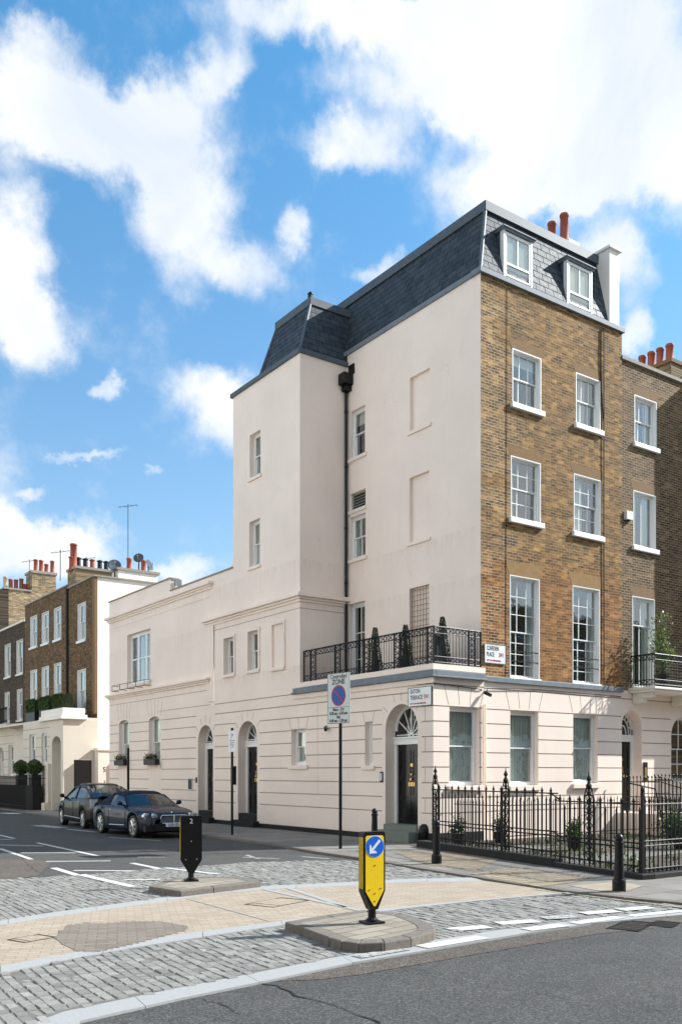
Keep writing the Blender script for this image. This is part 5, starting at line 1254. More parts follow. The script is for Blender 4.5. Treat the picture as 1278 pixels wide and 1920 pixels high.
m = MB(); m.box(-1.3, -.7, 25.9, 26.35, 0, .35); m.box(-1.15, -.8, 25.85, 26.2, .35, 2.2); m.build('porch_pier', 'stucco_far', F1)
for q in GW_: window(F1, QG, *q, .10, cols=1, sill=(.08, .1, .05), fw=.07, back=.5)
m = MB(); m.box(.66, 3.3, 27.2, 28.4, 10.3, 11.8); m.build('chimney_stack', 'brick_chimney', F1); cs = F1.children[-1]
m = MB(); m.box(.60, 3.36, 27.14, 28.46, 11.8, 11.92); m.build('stack_cap', 'coping', cs)
p = MB(); pot(p, .75, 27.8, 11.92, 1.2, .17); p.build('chimney_pot', 'pot_red', cs, smooth=True)
for i, px in enumerate((134, 147, 160, 173, 187, 199)):
    X = ony(px, 1070, 27.8)[0]; mt = ('pot_red', 'planter', 'planter', 'pot_red', 'planter', 'planter')[i]
    p = MB(); p.lathe((X, 27.8, 11.75), [(.15, 0), (.12, .2), (.11, .62), (.02, .62)], 12); p.lathe((X, 27.8, 12.40), [(.15, 0), (.15, .05), (.02, .1)], 12)
    p.build('chimney_pot', mt, cs)
for px, h in ((242, .45), (269, .45)):
    X = ony(px, 1060, 24.5)[0]; p = MB(); pot(p, X, 24.5, 11.42, h+.12, .12); p.build('chimney_pot', 'pot_red', F1, smooth=True)
# satellite dishes and aerials
def dish(px, py, y, rad, dirv, label):
    X, Z = ony(px, py, y); o = thing('satellite_dish', label, 'satellite dish', (X, y, Z-rad-.3), 'satellite dishes on the white flank chimney')
    q = Vector(dirv).normalized().to_track_quat('Z', 'Y'); c = Vector((X, y, Z)); rows = []
    for dz in (0, .02):
        for k in range(6):
            r = rad*k/5 if dz == 0 else rad*(5-k)/5; rows.append([tuple(c+q @ Vector((r*math.cos(a), r*math.sin(a), .22*(r/rad)**2*rad-dz))) for a in [2*math.pi*j/20 for j in range(20)]])
    m = MB(); m.grid(rows, closed=True); m.build('reflector', 'dish_grey', o, smooth=True)
    m = MB(); m.tube(tuple(c-Vector((0, 0, rad*.9))), tuple(c+q @ Vector((0, 0, rad*.9))), .015, n=5); m.tube(tuple(c+q @ Vector((0, 0, rad*.8))), tuple(c+q @ Vector((0, 0, rad*.98))), .04, n=8); m.build('feed_arm', 'steel', o)
    m = MB(); m.tube(tuple(c-q @ Vector((0, 0, .05))), (X+.05, y+.1, Z-rad-.35), .03, n=6); m.build('bracket', 'black_iron', o)
dish(215, 1061, 24.4, .31, (-.35, -1, .45), 'round grey satellite dish left of the white chimney top'); dish(260, 1047, 24.8, .25, (-.75, -1, .5), 'grey satellite dish between the two red chimney pots'); dish(279, 1060, 25.0, .28, (.75, -1, .4), 'grey satellite dish half hidden behind the right red pot')
def aerial(px, pyb, pyt, y, label, n=6):
    X, Z0 = ony(px, pyb, y); Z1 = ony(px, pyt, y)[1]; o = thing('tv_aerial', label, 'aerial', (X, y, Z0)); m = MB(); m.tube((X, y, Z0-.5), (X, y, Z1), .018, n=5); m.build('mast', 'planter', o)
    m = MB(); d = Vector((.7, -.4, .12)).normalized(); c = Vector((X, y, Z1-.1)); m.tube(tuple(c-d*.45), tuple(c+d*.45), .012, n=4)
    for k in range(n): p = c+d*(-.4+.8*k/(n-1)); m.tube(tuple(p-Vector((.2, .3, 0)).normalized()*.2), tuple(p+Vector((.2, .3, 0)).normalized()*.2), .008, n=4)
    m.build('elements', 'planter', o)
aerial(240, 1045, 945, 24.5, 'very tall thin aerial mast rising from the white chimney', 4)
X, Z = ony(240, 975, 24.5); 
aerial(113, 1070, 1031, 28.0, 'aerial beside the tall red chimney pot', 5); aerial(162, 1062, 1044, 29, 'low aerial among the dark chimney pots', 5); aerial(55, 1085, 1049, 40, 'aerial on the far roofs at the left edge', 5)
# hedges and clipped balls
def boxhedge(y0, y1, label):
    o = thing('clipped_hedge', label, 'plant', (-.6, (y0+y1)/2, 4.3), 'clipped hedges on the ledge'); m = MB(); m.box(-.92, -.3, y0, y1, 4.3, 4.8); m.build('planter', 'planter', o)
    m = MB(); m.leaves(2600, lambda: (random.choice((-.92, random.uniform(-.9, -.32)))+random.gauss(0, .02), random.uniform(y0, y1), random.uniform(4.8, 5.42)), .05); m.build('foliage', 'leaf_box', o)
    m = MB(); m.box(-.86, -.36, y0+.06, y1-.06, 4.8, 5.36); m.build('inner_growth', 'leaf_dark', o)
boxhedge(28.6, 30.0, 'leftmost clipped box hedge on the ledge of the brown brick house'); boxhedge(26.5, 27.9, 'middle clipped box hedge on the ledge of the brown brick house'); boxhedge(24.7, 25.9, 'clipped box hedge on the ledge nearest the white flank')
for y, lb in ((29.2, 'round clipped bush in a tall dark planter, left one of two beside the far porch'), (27.05, 'round clipped bush in a dark planter next to the far porch')):
    o = thing('potted_bush', lb, 'plant', (-1.35, y, 1.15), 'clipped bushes by the porch'); m = MB(); m.box(-1.6, -1.15, y-.22, y+.22, 1.15, 1.68); m.build('planter', 'planter', o, bevel=.02)
    m = MB(); m.leaves(1800, lambda: tuple(Vector((-1.4, y, 2.02))+Vector([random.gauss(0, 1) for _ in range(3)]).normalized()*random.uniform(.26, .37)), .05); m.build('foliage', 'leaf_box', o)
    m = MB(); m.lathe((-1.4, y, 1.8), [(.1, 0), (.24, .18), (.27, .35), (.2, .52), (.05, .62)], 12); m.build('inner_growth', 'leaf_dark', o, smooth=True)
# railings of the far houses
o = thing('far_railings', 'black railings along the pavement in front of the far left houses', 'railings', (-1.9, 32, 0)); m = MB()
for k in range(110): y = 26.6+k*.15; spike(m, (-1.95, y), 0, 1.65, .014)
for z in (.2, 1.5): m.tube((-1.95, 26.6, z), (-1.95, 43.1, z), .016, n=5)
m.tube((-1.95, 26.6, 1.5), (-1.0, 26.6, 1.5), .016); m.build('rails', 'black_iron', o)
m = MB(); m.box(-1.6, -1.15, 26.7, 43, 0, 1.149); m.build('dark_backing', 'black_plinth', o)  # black box stands in for the dark behind the railings, under the planters
# garage gap: gate pier and dark gate
o = thing('gate_pier', 'cream gate pier beside a dark gate, between the low house and the white flank', 'pier', (.6, 23.4, 0)); m = MB(); m.box(.45, 1.7, 23.7, 24.15, 0, 2.78); m.box(.40, 1.75, 23.65, 24.17, 2.78, 2.9); m.build('pier', 'stucco', o, bevel=.01)
m = MB(); m.box(1.05, 1.68, 23.62, 23.69, 0, 2.2); m.build('gate', 'cloud_grey_wood', o); text('5', .34, (.75, 23.695, 1.9), (1, 0, 0), (0, 0, 1), 'planter', 'number', o)
text('1', .30, (.75, 23.695, 1.3), (1, 0, 0), (0, 0, 1), 'planter', 'number', o)

F2 = thing('dark_brick_house', 'dark sooty brick house with white coping and first floor balcony at the left edge', 'house', (.5, 38, 0))
m = MB(); V_ = [(37.65, 38.84, 7.38, 9.31), (35.28, 36.50, 7.36, 9.29), (37.86, 38.84, 4.75, 6.5), (35.38, 36.4, 4.75, 6.5)]
QF.hf(m, 34.92, 39.98, 4.3, 10.2, [HH(q, .12) for q in V_]); m.build('brick_front', 'brick_dark', F2)
for q in V_: window(F2, QF, *q, .10, cols=2, sill=(.07, .1, .05), lining='cream_paint', smat='cream_paint', fw=.08, back=.5)
m = MB(); m.box(.42, .8, 34.92, 39.97, 10.2, 10.3); m.build('coping', 'cream_paint', F2); m = MB(); m.box(.8, 8, 34.92, 39.97, 9.9, 10.0); m.build('flat_roof', 'lead', F2)
m = MB(); Pl('x', .3).hf(m, 34.92, 44, -.1, 4.4, grooves(34.92, 44, [.75, 1.2, 1.65, 2.1, 2.55, 3.0, 3.45, 3.9])+[HH((38.4, 39.3, 1.5, 3.27), .15), HH((36.2, 37.4, 1.6, 3.35), .15)]); Pl('x', .3).arch(m, 38.4, 39.3, 2.85, 3.27, 0, .15); m.box(-.5, .5, 34.95, 44, 4.4, 4.5); m.build('stucco_ground_floor', 'stucco_far', F2)
window(F2, Pl('x', .3), 38.4, 39.3, 1.5, 3.27, .12, back=.4, archz=2.85); window(F2, Pl('x', .3), 36.2, 37.4, 1.6, 3.35, .12, back=.4, cols=2, sill=(.07, .1, .05))
m = MB(); railing(m, (-.45, 35.0), (-.45, 43.5), 4.5, 5.4, sp=.16, rb=.012); m.build('balcony_rail', 'black_iron', F2)

F3 = thing('pale_brick_gable', 'tall pale brick house end with stepped chimney rising over the dark brick house', 'house', (2, 40, 0))
gy = 40.0
ga_ = [ony(px, py, gy) for px, py in ((8, 1104), (60, 1092), (105, 1090))]
m = MB(); m.box(ga_[0][0]+.25, 6, gy, 50, 9, ga_[0][1]); m.build('brick_gable', 'brick_light', F3)
m = MB(); m.box(.45, ga_[0][0]+.25, gy-.02, 50, 0, ga_[0][1]-.05); m.build('brick_front', 'brick_dark', F3)
x0, x1 = ga_[1][0], ga_[2][0]; z1 = ony(80, 1076, gy)[1]
m = MB(); m.box(x0, x1, gy+.01, gy+1.2, 10, z1); m.build('chimney_stack', 'brick_light', F3); cs = F3.children[-1]
m = MB(); m.box(x0-.07, x1+.07, gy-.05, gy+1.27, z1, z1+.15); m.build('stack_cap', 'coping', cs)
m = MB(); m.box(ga_[0][0]-.05, x0, gy-.06, gy+1.0, ga_[0][1], ga_[0][1]+.1); m.build('coping', 'coping', F3)
for px, h in ((67, .8), (77, .8), (87, .6), (98, .85)):
    X = ony(px, 1060, gy+.5)[0]; p = MB(); pot(p, X, gy+.5, z1+.14, h, .13); p.build('chimney_pot', 'pot_red', cs, smooth=True)
for i, (px, h) in enumerate(((10, .8), (20, .7), (30, .7), (40, .8), (48, .5))):
    X = ony(px, 1090, gy+.6)[0]; p = MB(); pot(p, X, gy+.6, ga_[0][1]+.05, h, .13); p.build('chimney_pot', 'pot_buff' if i == 0 else 'pot_red', F3, smooth=True)
# ================================================================== CARS
def car(name, label, loc, rz, S, paint, st, cab, wheels, W, kind, roofmat):
    o = thing(name, label, 'car', loc, local=True, rz=rz); L = st[-1][0]
    def ip(y, tab, k):
        for a, b in zip(tab, tab[1:]):
            if a[0] <= y <= b[0]:
                t_ = (y-a[0])/(b[0]-a[0]); t2 = t_*t_*(3-2*t_) if k == 9 else t_; return a[k]+(b[k]-a[k])*t2
        return tab[-1][k]
    def sec(y):
        zl, zt, hw = ip(y, st, 1), ip(y, st, 2), ip(y, st, 3)*W/2; zla = zl
        arch = False
        for wy, wr in wheels:
            q = (wr+.055)**2-(y-wy)**2
            if q > 0: zla = max(zla, wr+math.sqrt(q)); arch = True
        fl = .02 if arch else 0
        zs = [zla, zla+(zt-zla)*.15, zla+(zt-zla)*.45, zt-.16 if zt-.16 > zla+.1 else zla+(zt-zla)*.6, zt-.06, zt-.012]
        xs = [hw*.97+fl, hw*.99+fl, hw*1.0+fl, hw*.985+fl*.6, hw*.95, hw*.86]
        half = [(x, z) for x, z in zip(xs, zs)]+[(hw*.5, zt+.012), (0, zt+.02)]
        inn = [(hw*.72, zla)]
        ring = [(x, y, z) for x, z in inn+half]
        return [(0, y, zla)]+ring+[(-x, yy, z) for x, yy, z in ring[::-1][1:]]
    rows = []; y = 0
    while y < L: rows.append(sec(y)); y += .035
    rows.append(sec(L)); m = MB(); m.grid([[(x, yy-L/2, z) for x, yy, z in r] for r in rows], closed=True)
    m.face([(x, yy-L/2, z) for x, yy, z in rows[0]]); m.face([(x, yy-L/2, z) for x, yy, z in rows[-1]])
    b = m.build('body', paint, o, smooth=True)
    m = MB(); m.box(-W/2+.14, W/2-.14, -L/2+.25, L/2-.25, .17, .5); m.build('underbody', 'black_plinth', o)
    # cabin
    bel = lambda y: ip(y, st, 2)
    def csec(y, zt, off=0):
        zb = bel(y)-.03; h = zt-zb; bw = W/2*.88
        f = min(1, h/.45) if h > 0 else 0
        tw = bw-(bw-W/2*.64)*f
        half = [(bw+off, zb), (bw-(bw-tw)*.45+off, zb+h*.5), (tw+.03+off, zb+h*.86), (tw-.06, zt-.015+off), (tw*.5, zt+off), (0, zt+.01+off)]
        return [(x, y-L/2, z) for x, z in half]+[(-x, y-L/2, z) for x, z in half[::-1][1:]]
    m = MB(); ys = []; y = cab[0][0]
    while y < cab[-1][0]: ys.append(y); y += .06
    ys.append(cab[-1][0]); cr = [csec(y, ip(y, cab, 1)) for y in ys]; m.grid(cr); gl = m.build('windows', 'car_glass', o, smooth=True)
    ya, yb, yc, yd = kind['roof']; m = MB(); rr_ = []
    for y in [ya+(yb-ya)*k/14 for k in range(15)]:
        c = csec(y, ip(y, cab, 1), .012); rr_.append(c[2:-2])
    m.grid(rr_); rf = m.build('roof', roofmat, o, smooth=True)
    m = MB()
    for sg in (1, -1):
        for (y0, i0), (y1, i1) in kind['pillars']:
            a = csec(y0, ip(y0, cab, 1), .012)[i0]; c = csec(y1, ip(y1, cab, 1), .012)[i1]; m.tube((a[0]*sg, a[1], a[2]), (c[0]*sg, c[1], c[2]), .028, n=6)
    m.build('pillar', roofmat if kind.get('soft') else paint, o)
    if kind.get('quarter'):
        y0, y1 = kind['quarter']
        for sg in (1, -1):
            m = MB(); q = [[(p[0]*sg, p[1], p[2]) for p in csec(y0+(y1-y0)*k/6, ip(y0+(y1-y0)*k/6, cab, 1), .014)[0:4]] for k in range(7)]; m.grid(q)
            m.build('quarter_panel', roofmat if kind.get('soft') else paint, o, smooth=True)
    m = MB(); m.box(-W*.36, W*.36, cab[0][0]+.5-L/2, cab[-1][0]-.4-L/2, .5, bel(L/2)-.08)
    for sx in (-.36, .36): 
        for yy in (L*.5, L*.68): m.box(sx-.2, sx+.2, yy-L/2, yy+.14-L/2, .5, bel(L/2)+.18)
    m.build('seats', 'dark_interior', o)
    for wy, wr in wheels:
        for sg in (1, -1):
            w0 = W/2*.985; m = MB()
            q = Vector((sg*w0, wy-L/2, wr)); i_ = Vector((sg*(w0-.2), wy-L/2, wr)); 
            def rg(x, r): return [(x, wy-L/2+r*math.cos(a), wr+r*math.sin(a)) for a in [2*math.pi*k/28 for k in range(28)]]
            m.grid([rg(sg*(w0-.21), wr*.6), rg(sg*(w0-.21), wr*.97), rg(sg*(w0-.18), wr), rg(sg*(w0-.03), wr), rg(sg*w0, wr*.96), rg(sg*w0, wr*.74), rg(sg*(w0-.03), wr*.72)], closed=True)
            wo = m.build('wheel', 'tyre', o, smooth=True)
            m = MB(); m.grid([rg(sg*(w0-.04), wr*.73), rg(sg*(w0-.005), wr*.73), rg(sg*(w0-.005), wr*.66), rg(sg*(w0-.05), wr*.62)], closed=True)
            ns = kind['spokes']
            for k in range(ns):
                a = 2*math.pi*k/ns; 
                for da in ((-.12, .12) if ns > 5 else (-.17, .17)):
                    m.tube((sg*(w0-.01), wy-L/2+wr*.1*math.cos(a), wr+wr*.1*math.sin(a)), (sg*(w0-.02), wy-L/2+wr*.68*math.cos(a+da), wr+wr*.68*math.sin(a+da)), wr*.06, wr*.05, n=5)
            m.tube((sg*(w0-.04), wy-L/2, wr), (sg*w0, wy-L/2, wr), wr*.13, n=10); m.build('rim', 'alloy', wo)
            m = MB(); m.face(rg(sg*(w0-.10), wr*.7)); m.build('brake_disc', 'black_plinth', wo)
    for sg in (1, -1):
        ym = kind['mirror']-L/2; m = MB(); m.lathe((sg*(W/2+.06), ym, bel(kind['mirror'])+.02), [(.02, 0), (.085, .03), (.09, .09), (.05, .14)], 10); m.tube((sg*W/2*.86, ym, bel(kind['mirror'])+.0), (sg*(W/2+.05), ym, bel(kind['mirror'])+.06), .03, n=6); m.build('wing_mirror', paint, o, smooth=True)
    # shut lines, sills, handles
    m = MB()
    for yy in kind['doors']:
        c = sec(yy); 
        for sg in (1, -1): m.path([(sg*(c[k][0]+.004), yy-L/2, c[k][2]) for k in range(2, 6)], .006, 4)
    m.build('door_shut_line', 'black_plinth', o)
    m = MB()
    for sg in (1, -1): m.tube((sg*(W/2*.985+.004), kind['doors'][0]-L/2+.05, .36), (sg*(W/2*.985+.004), kind['doors'][-1]-L/2-.05, .33), .016, n=6)
    m.build('sill_trim', 'chrome' if kind.get('chrome') else 'steel', o)
    m = MB()
    for yy in kind['doors'][1:]:
        for sg in (1, -1): m.tube((sg*(W/2*.99+.012), yy-L/2-.26, bel(yy)-.16), (sg*(W/2*.99+.012), yy-L/2-.10, bel(yy)-.16), .013, n=6)
    m.build('door_handle', 'chrome', o)
    o.scale = (S, S, S); return o, sec, L
BW, BL = 1.90, 4.70
st = [(0, .34, .60, .66), (.05, .24, .68, .76), (.16, .20, .76, .86), (.45, .19, .84, .95), (.9, .19, .895, .99), (1.45, .19, .94, 1.0), (2.3, .20, .95, 1.0), (3.1, .20, .97, 1.0), (3.9, .21, .96, .985), (4.4, .24, .90, .92), (4.62, .3, .82, .82), (4.70, .4, .74, .7)]
cab = [(1.42, .94), (1.75, 1.12), (2.1, 1.30), (2.35, 1.37), (2.7, 1.40), (3.0, 1.385), (3.3, 1.30), (3.7, 1.10), (3.95, .965)]
o, sec, L = car('parked_car', 'dark navy convertible with closed soft top and twin round headlights parked facing us', (-4.03, 8.36, ZR), 0, .91, 'car_navy', st, cab, [(.92, .345), (3.62, .345)], BW,
    dict(roof=(2.15, 3.9, 0, 0), pillars=[((1.50, 0), (2.15, 2)), ((2.15, 2), (3.0, 2))], soft=True, quarter=(3.0, 3.9), spokes=7, mirror=1.75, doors=[1.5, 2.85], chrome=True), 'soft_top')
def local(nm, mb, mat, par, smooth=False): return mb.build(nm, mat, par, smooth=smooth)
y0 = -L/2
for sx, r, yy in ((.60, .085, .10), (.795, .095, .24), (-.60, .085, .10), (-.795, .095, .24)):
    m = MB(); c = (sx, y0+yy, .665)
    m.tube((sx, y0+yy-.06, .66), (sx*1.0, y0+yy+.1, .68), r, r, n=18); h = local('headlight', m, 'headlight_glass', o)
    m = MB(); rr0 = []
    for k in range(19): a = 2*math.pi*k/18; rr0.append((sx+(r+.004)*math.cos(a), y0+yy-.065, .66+(r+.004)*math.sin(a)))
    m.path(rr0, .008, 5); local('bezel', m, 'chrome', h)
    m = MB(); m.tube((sx, y0+yy-.066, .66), (sx, y0+yy-.058, .66), r*.55, n=14); local('reflector', m, 'alloy', h)
m = MB(); gp_ = [(-.40, .70), (-.44, .60), (-.36, .46), (.36, .46), (.44, .60), (.40, .70)]
m.face([(x, y0-.015, z) for x, z in gp_]); g_o = local('grille', m, 'black_plinth', o); m = MB(); m.path([(x, y0-.02, z) for x, z in gp_+gp_[:1]], .016, 6); m.tube((0, y0-.03, .46), (0, y0-.03, .71), .012, n=5); local('grille_surround', m, 'chrome', g_o)
m = MB()
for k in range(-6, 7): m.tube((k*.06-.1, y0-.018, .47), (k*.06+.1 if abs(k*.06+.1) < .4 else k*.06, y0-.018, .69), .003, n=4); m.tube((k*.06+.1, y0-.018, .47), (k*.06-.1, y0-.018, .69), .003, n=4)
local('mesh', m, 'steel', g_o)
m = MB(); m.box(-.62, .62, y0-.03, y0+.1, .24, .40); m.box(-.9, -.55, y0+.02, y0+.2, .22, .38); m.box(.55, .9, y0+.02, y0+.2, .22, .38); local('bumper_intake', m, 'black_plinth', o)
m = MB(); m.box(-.78, .78, y0-.02, y0+.1, .41, .45); local('bumper', m, 'car_navy', o)
m = MB(); m.box(-.27, .27, y0-.05, y0-.03, .355, .47); pl_ = local('number_plate', m, 'plate_white', o); text('LJ08 EEN', .115, (0, y0-.0525, .412), (1, 0, 0), (0, 0, 1), 'sign_black', 'plate_lettering', pl_, thick=.001, sx=.93)
m = MB(); m.lathe((0, y0+.13, .76), [(.012, 0), (.02, .02), (.006, .05)], 6); m.tube((-.05, y0+.14, .80), (.05, y0+.14, .80), .006, n=4); local('bonnet_emblem', m, 'chrome', o)
st = [(0, .36, .62, .72), (.06, .26, .72, .82), (.2, .22, .80, .90), (.6, .20, .90, .97), (1.1, .20, .97, 1.0), (2.2, .2, 1.0, 1.0), (3.2, .2, 1.04, 1.0), (3.9, .22, 1.06, .98), (4.2, .26, 1.05, .93), (4.36, .34, .96, .86), (4.40, .45, .85, .80)]
cab = [(.92, .95), (1.4, 1.24), (1.75, 1.42), (2.1, 1.49), (2.5, 1.50), (2.9, 1.47), (3.4, 1.36), (3.9, 1.20), (4.22, 1.06)]
o, sec, L = car('parked_car', 'dark fastback hatchback with sloping glass tailgate parked behind the convertible', (-3.58, 13.25, ZR), math.pi+R_(-4), .97, 'car_black', st, cab, [(.85, .31), (3.50, .31)], 1.76,
    dict(roof=(1.75, 3.0, 0, 0), pillars=[((.98, 0), (1.75, 2)), ((1.75, 2), (3.0, 2)), ((3.0, 2), (4.15, 1)), ((2.4, 0), (2.4, 2))], spokes=5, mirror=1.25, doors=[1.2, 2.4, 3.3], quarter=(3.45, 4.1)), 'car_black')
for sx in (.72, -.72):
    m = MB(); m.box(sx-.11, sx+.11, L/2-.16, L/2-.03, .70, 1.0); local('tail_light', m, 'headlight_glass', o)
    m = MB(); m.box(sx-.13, sx+.13, -L/2+.02, -L/2+.22, .60, .74); local('headlight', m, 'headlight_glass', o)
m = MB(); m.box(-.26, .26, L/2-.0, L/2+.02, .62, .73); local('number_plate', m, 'bollard_yellow', o)
m = MB(); m.box(-.5, .5, L/2-.22, L/2-.05, 1.07, 1.10); local('spoiler', m, 'car_black', o)

# ================================================================== SIGNS, BOLLARDS
BZ = gp(697, 1731, .07)
def guide(name, label, loc, rz, w_, d_, hb, hs, ht, front, cat='bollard'):
    """traffic bollard: slab with a pointed foot on a short neck; front faces -Y before turning"""
    o = thing(name, label, cat, loc, local=True, rz=rz); m = MB()
    prof = [(-w_/2, hs), (-.045, hb), (.045, hb), (w_/2, hs), (w_/2, ht-.02), (w_/2-.02, ht), (-w_/2+.02, ht), (-w_/2, ht-.02)]
    P = Pl('y', -d_/2); P.ext(m, prof, 0, d_); m.build('shell', 'black_paint', o, bevel=.012)
    m = MB(); m.tube((0, 0, .02), (0, 0, hb+.01), .045, n=16); m.lathe((0, 0, .02), [(.07, 0), (.07, .02), (.045, .04)], 16); m.build('neck', 'black_paint', o)
    m = MB(); m.box(-.11, .11, -.11, .11, 0, .022); m.build('base_plate', 'black_paint', o, bevel=.004)
    return o, P, m
H_ = 1.095-.07
o, P, _ = guide('guide_bollard', 'yellow faced keep left bollard with blue arrow disc standing on the front island', (BZ[0], BZ[1], .07), R_(-6), .28, .11, .155, .36, H_, 'y')
f = MB(); w_ = .28; fr = [(-w_/2+.022, .365), (-.012, .195), (.012, .195), (w_/2-.022, .365), (w_/2-.022, H_-.06), (w_/2-.04, H_-.042), (-w_/2+.04, H_-.042), (-w_/2+.022, H_-.06)]
P.ext(f, fr, -.005, .001); yf = f.build('yellow_face', 'bollard_yellow', o)
f = MB(); f.face([(-w_/2-.003, y, z) for y, z in ((-.045, .39), (.045, .39), (.045, H_-.06), (-.045, H_-.06))]); f.box(-w_/2-.003, -w_/2+.01, -.045, .045, .39, H_-.06); f.build('side_strip', 'bollard_yellow', o)
def disc(P, mb, u, z, r, d0, d1, n=32): P.ext(mb, [(u+r*math.cos(2*math.pi*k/n), z+r*math.sin(2*math.pi*k/n)) for k in range(n)], d0, d1)
cz = H_-.165
f = MB(); disc(P, f, 0, cz, .122, -.0075, -.005); f.build('disc_rim', 'sign_white', o); f = MB(); disc(P, f, 0, cz, .117, -.009, -.007); dk = f.build('blue_disc', 'reflector_blue', o)
f = MB(); P.line(f, (.065, cz+.07), (-.035, cz-.037), .030, -.0105, -.0085)
c45 = Vector((-.7071, -.7071)); a = Vector((-.02, cz-.02)); tip = Vector((-.07, cz-.075))
P.ext(f, [(-.072, cz-.078), (.028, cz-.073), (.005, cz-.045), (-.028, cz-.048), (-.042, cz-.030), (-.044, cz+.004), (-.068, cz+.028)], -.0109, -.0082); f.build('arrow', 'sign_white', dk)
f = MB()
for u, z in ((0, .70-.05), (-.07, .38), (.075, .39), (0, .335), (0, .25)): disc(P, f, u, z, .009, -.009, -.004, 10)
f.build('bolts', 'brass', o)
KZ = gp(358, 1652, .07)
o, P, _ = guide('guide_bollard', 'black backed traffic bollard numbered 2 standing on the smaller island', (KZ[0], KZ[1], .07), R_(-22), .33, .10, .13, .33, 1.015, 'k')
text('2', .11, P.pt(0, .93, -.003), (1, 0, 0), (0, 0, 1), 'sign_white', 'number', o, thick=.001)
f = MB(); f.box(-.33/2-.003, -.33/2+.01, -.04, .04, .37, .97); f.build('side_strip', 'bollard_yellow', o)
f = MB()
for u, z in ((0, .62), (-.085, .335), (.085, .34)): disc(P, f, u, z, .011, -.007, -.001, 10)
f.build('bolts', 'steel', o)
def bollard(x, y, label, h=.80):
    k = h/.8; o = thing('cast_iron_bollard', label, 'bollard', (x, y, 0), 'cast iron bollards at the corner'); m = MB()
    m.lathe((x, y, -.02), [(.092*k, 0), (.092*k, .16*k), (.085*k, .185*k), (.068*k, .19*k), (.066*k, .22*k), (.056*k, .66*k), (.066*k, .665*k), (.068*k, .69*k), (.058*k, .695*k), (.052*k, .72*k)], 20); m.build('shaft', 'black_paint', o, smooth=False)
    m = MB(); m.lathe((x, y, -.02), [(.050*k, .72*k), (.058*k, .74*k), (.058*k, .76*k), (.045*k, .79*k), (.02*k, .81*k), (.004, .815*k)], 18); m.build('cap', 'black_paint', o, smooth=True)
for px, py, lb in ((818, 1620, 'black bollard at the left end of the corner railings'), (1160, 1672, 'black bollard nearest the camera, in front of the railing corner post'), (702, 1560, 'black bollard mostly hidden behind the yellow traffic bollard')):
    x, y = gp(px, py, 0); 
    if px == 702: x, y = gp(702, 1590, 0)
    bollard(x, y, lb, .93 if px == 702 else .86)
# controlled zone sign
x, y = gp(638, 1592, 0); o = thing('parking_zone_sign', 'black pole carrying the large grey controlled zone parking sign', 'sign', (x, y, 0)); m = MB(); m.tube((x, y, -.02), (x, y, 4.05), .038, n=14); m.build('pole', 'black_paint', o)
d_ = Vector((FW[0]*math.cos(R_(42.4))-RT[0]*math.sin(R_(42.4)), FW[1]*math.cos(R_(42.4))-RT[1]*math.sin(R_(42.4)), 0)); ex = -d_; up = Vector((0, 0, 1)); nz = ex.cross(up)
cx_, cz_ = Vector((x, y, 0))+nz*.05, 3.48; SW_, SH_ = .76, 1.17
def plate(w0, w1, h0, h1, off, nm, mat, par, th=.012, bev=0):
    m = MB(); p = [[tuple(cx_+ex*w+up*(cz_+h)+nz*(off+t_)) for w, h in ((w0, h0), (w1, h0), (w1, h1), (w0, h1))] for t_ in (0, th)]; m.grid(p, closed=True); m.face(p[0]); m.face(p[1]); return m.build(nm, mat, par, bevel=bev)
pb = plate(-SW_/2, SW_/2, -SH_/2, SH_/2, 0, 'sign_plate', 'sign_grey', o)
plate(-SW_/2, SW_/2, SH_/2-.012, SH_/2, .012, 'sign_border', 'sign_black', pb, .002); plate(-SW_/2, SW_/2, -SH_/2, -SH_/2+.012, .012, 'sign_border', 'sign_black', pb, .002)
plate(-SW_/2, -SW_/2+.012, -SH_/2+.012, SH_/2-.012, .012, 'sign_border', 'sign_black', pb, .002); plate(SW_/2-.012, SW_/2, -SH_/2+.012, SH_/2-.012, .012, 'sign_border', 'sign_black', pb, .002)
plate(-SW_/2+.012, SW_/2-.012, -.215, -.205, .0125, 'sign_border', 'sign_black', pb, .002)
def ell(cw, ch, r, off, nm, mat, par, th=.002, r0=0):
    m = MB(); n = 40; P_o = [tuple(cx_+ex*(cw+r*math.cos(2*math.pi*k/n))+up*(cz_+ch+r*math.sin(2*math.pi*k/n))+nz*(off+th)) for k in range(n)]; m.face(P_o); return m.build(nm, mat, par)
ell(0, .06, .245, .0122, 'red_ring', 'sign_red', pb); ell(0, .06, .215, .0132, 'blue_disc', 'sign_blue', pb)
m = MB(); a = R_(-45); q = [(-.215, -.017), (.215, -.017), (.215, .017), (-.215, .017)]; m.face([tuple(cx_+ex*(u*math.cos(a)-v*math.sin(a))+up*(cz_+.06+u*math.sin(a)+v*math.cos(a))+nz*.0165) for u, v in q]); m.build('red_bar', 'sign_red', pb)
def sg(body, size, w, h, mat='sign_black', sx=1.0, off=.004): text(body, size, tuple(cx_+ex*w+up*(cz_+h)+nz*.0155), ex, up, mat, 'lettering', pb, thick=.001, sx=sx, off=off)
sg('Controlled', .13, 0, .50, sx=.98, off=.002); sg('ZONE', .16, 0, .375, off=.004)
sg('Mon - Fri', .10, 0, -.265); sg('8.30 am - 6.30 pm', .095, 0, -.35, sx=.86); sg('Sat', .10, 0, -.435); sg('8.30 am - 1.30 pm', .095, 0, -.52, sx=.86)
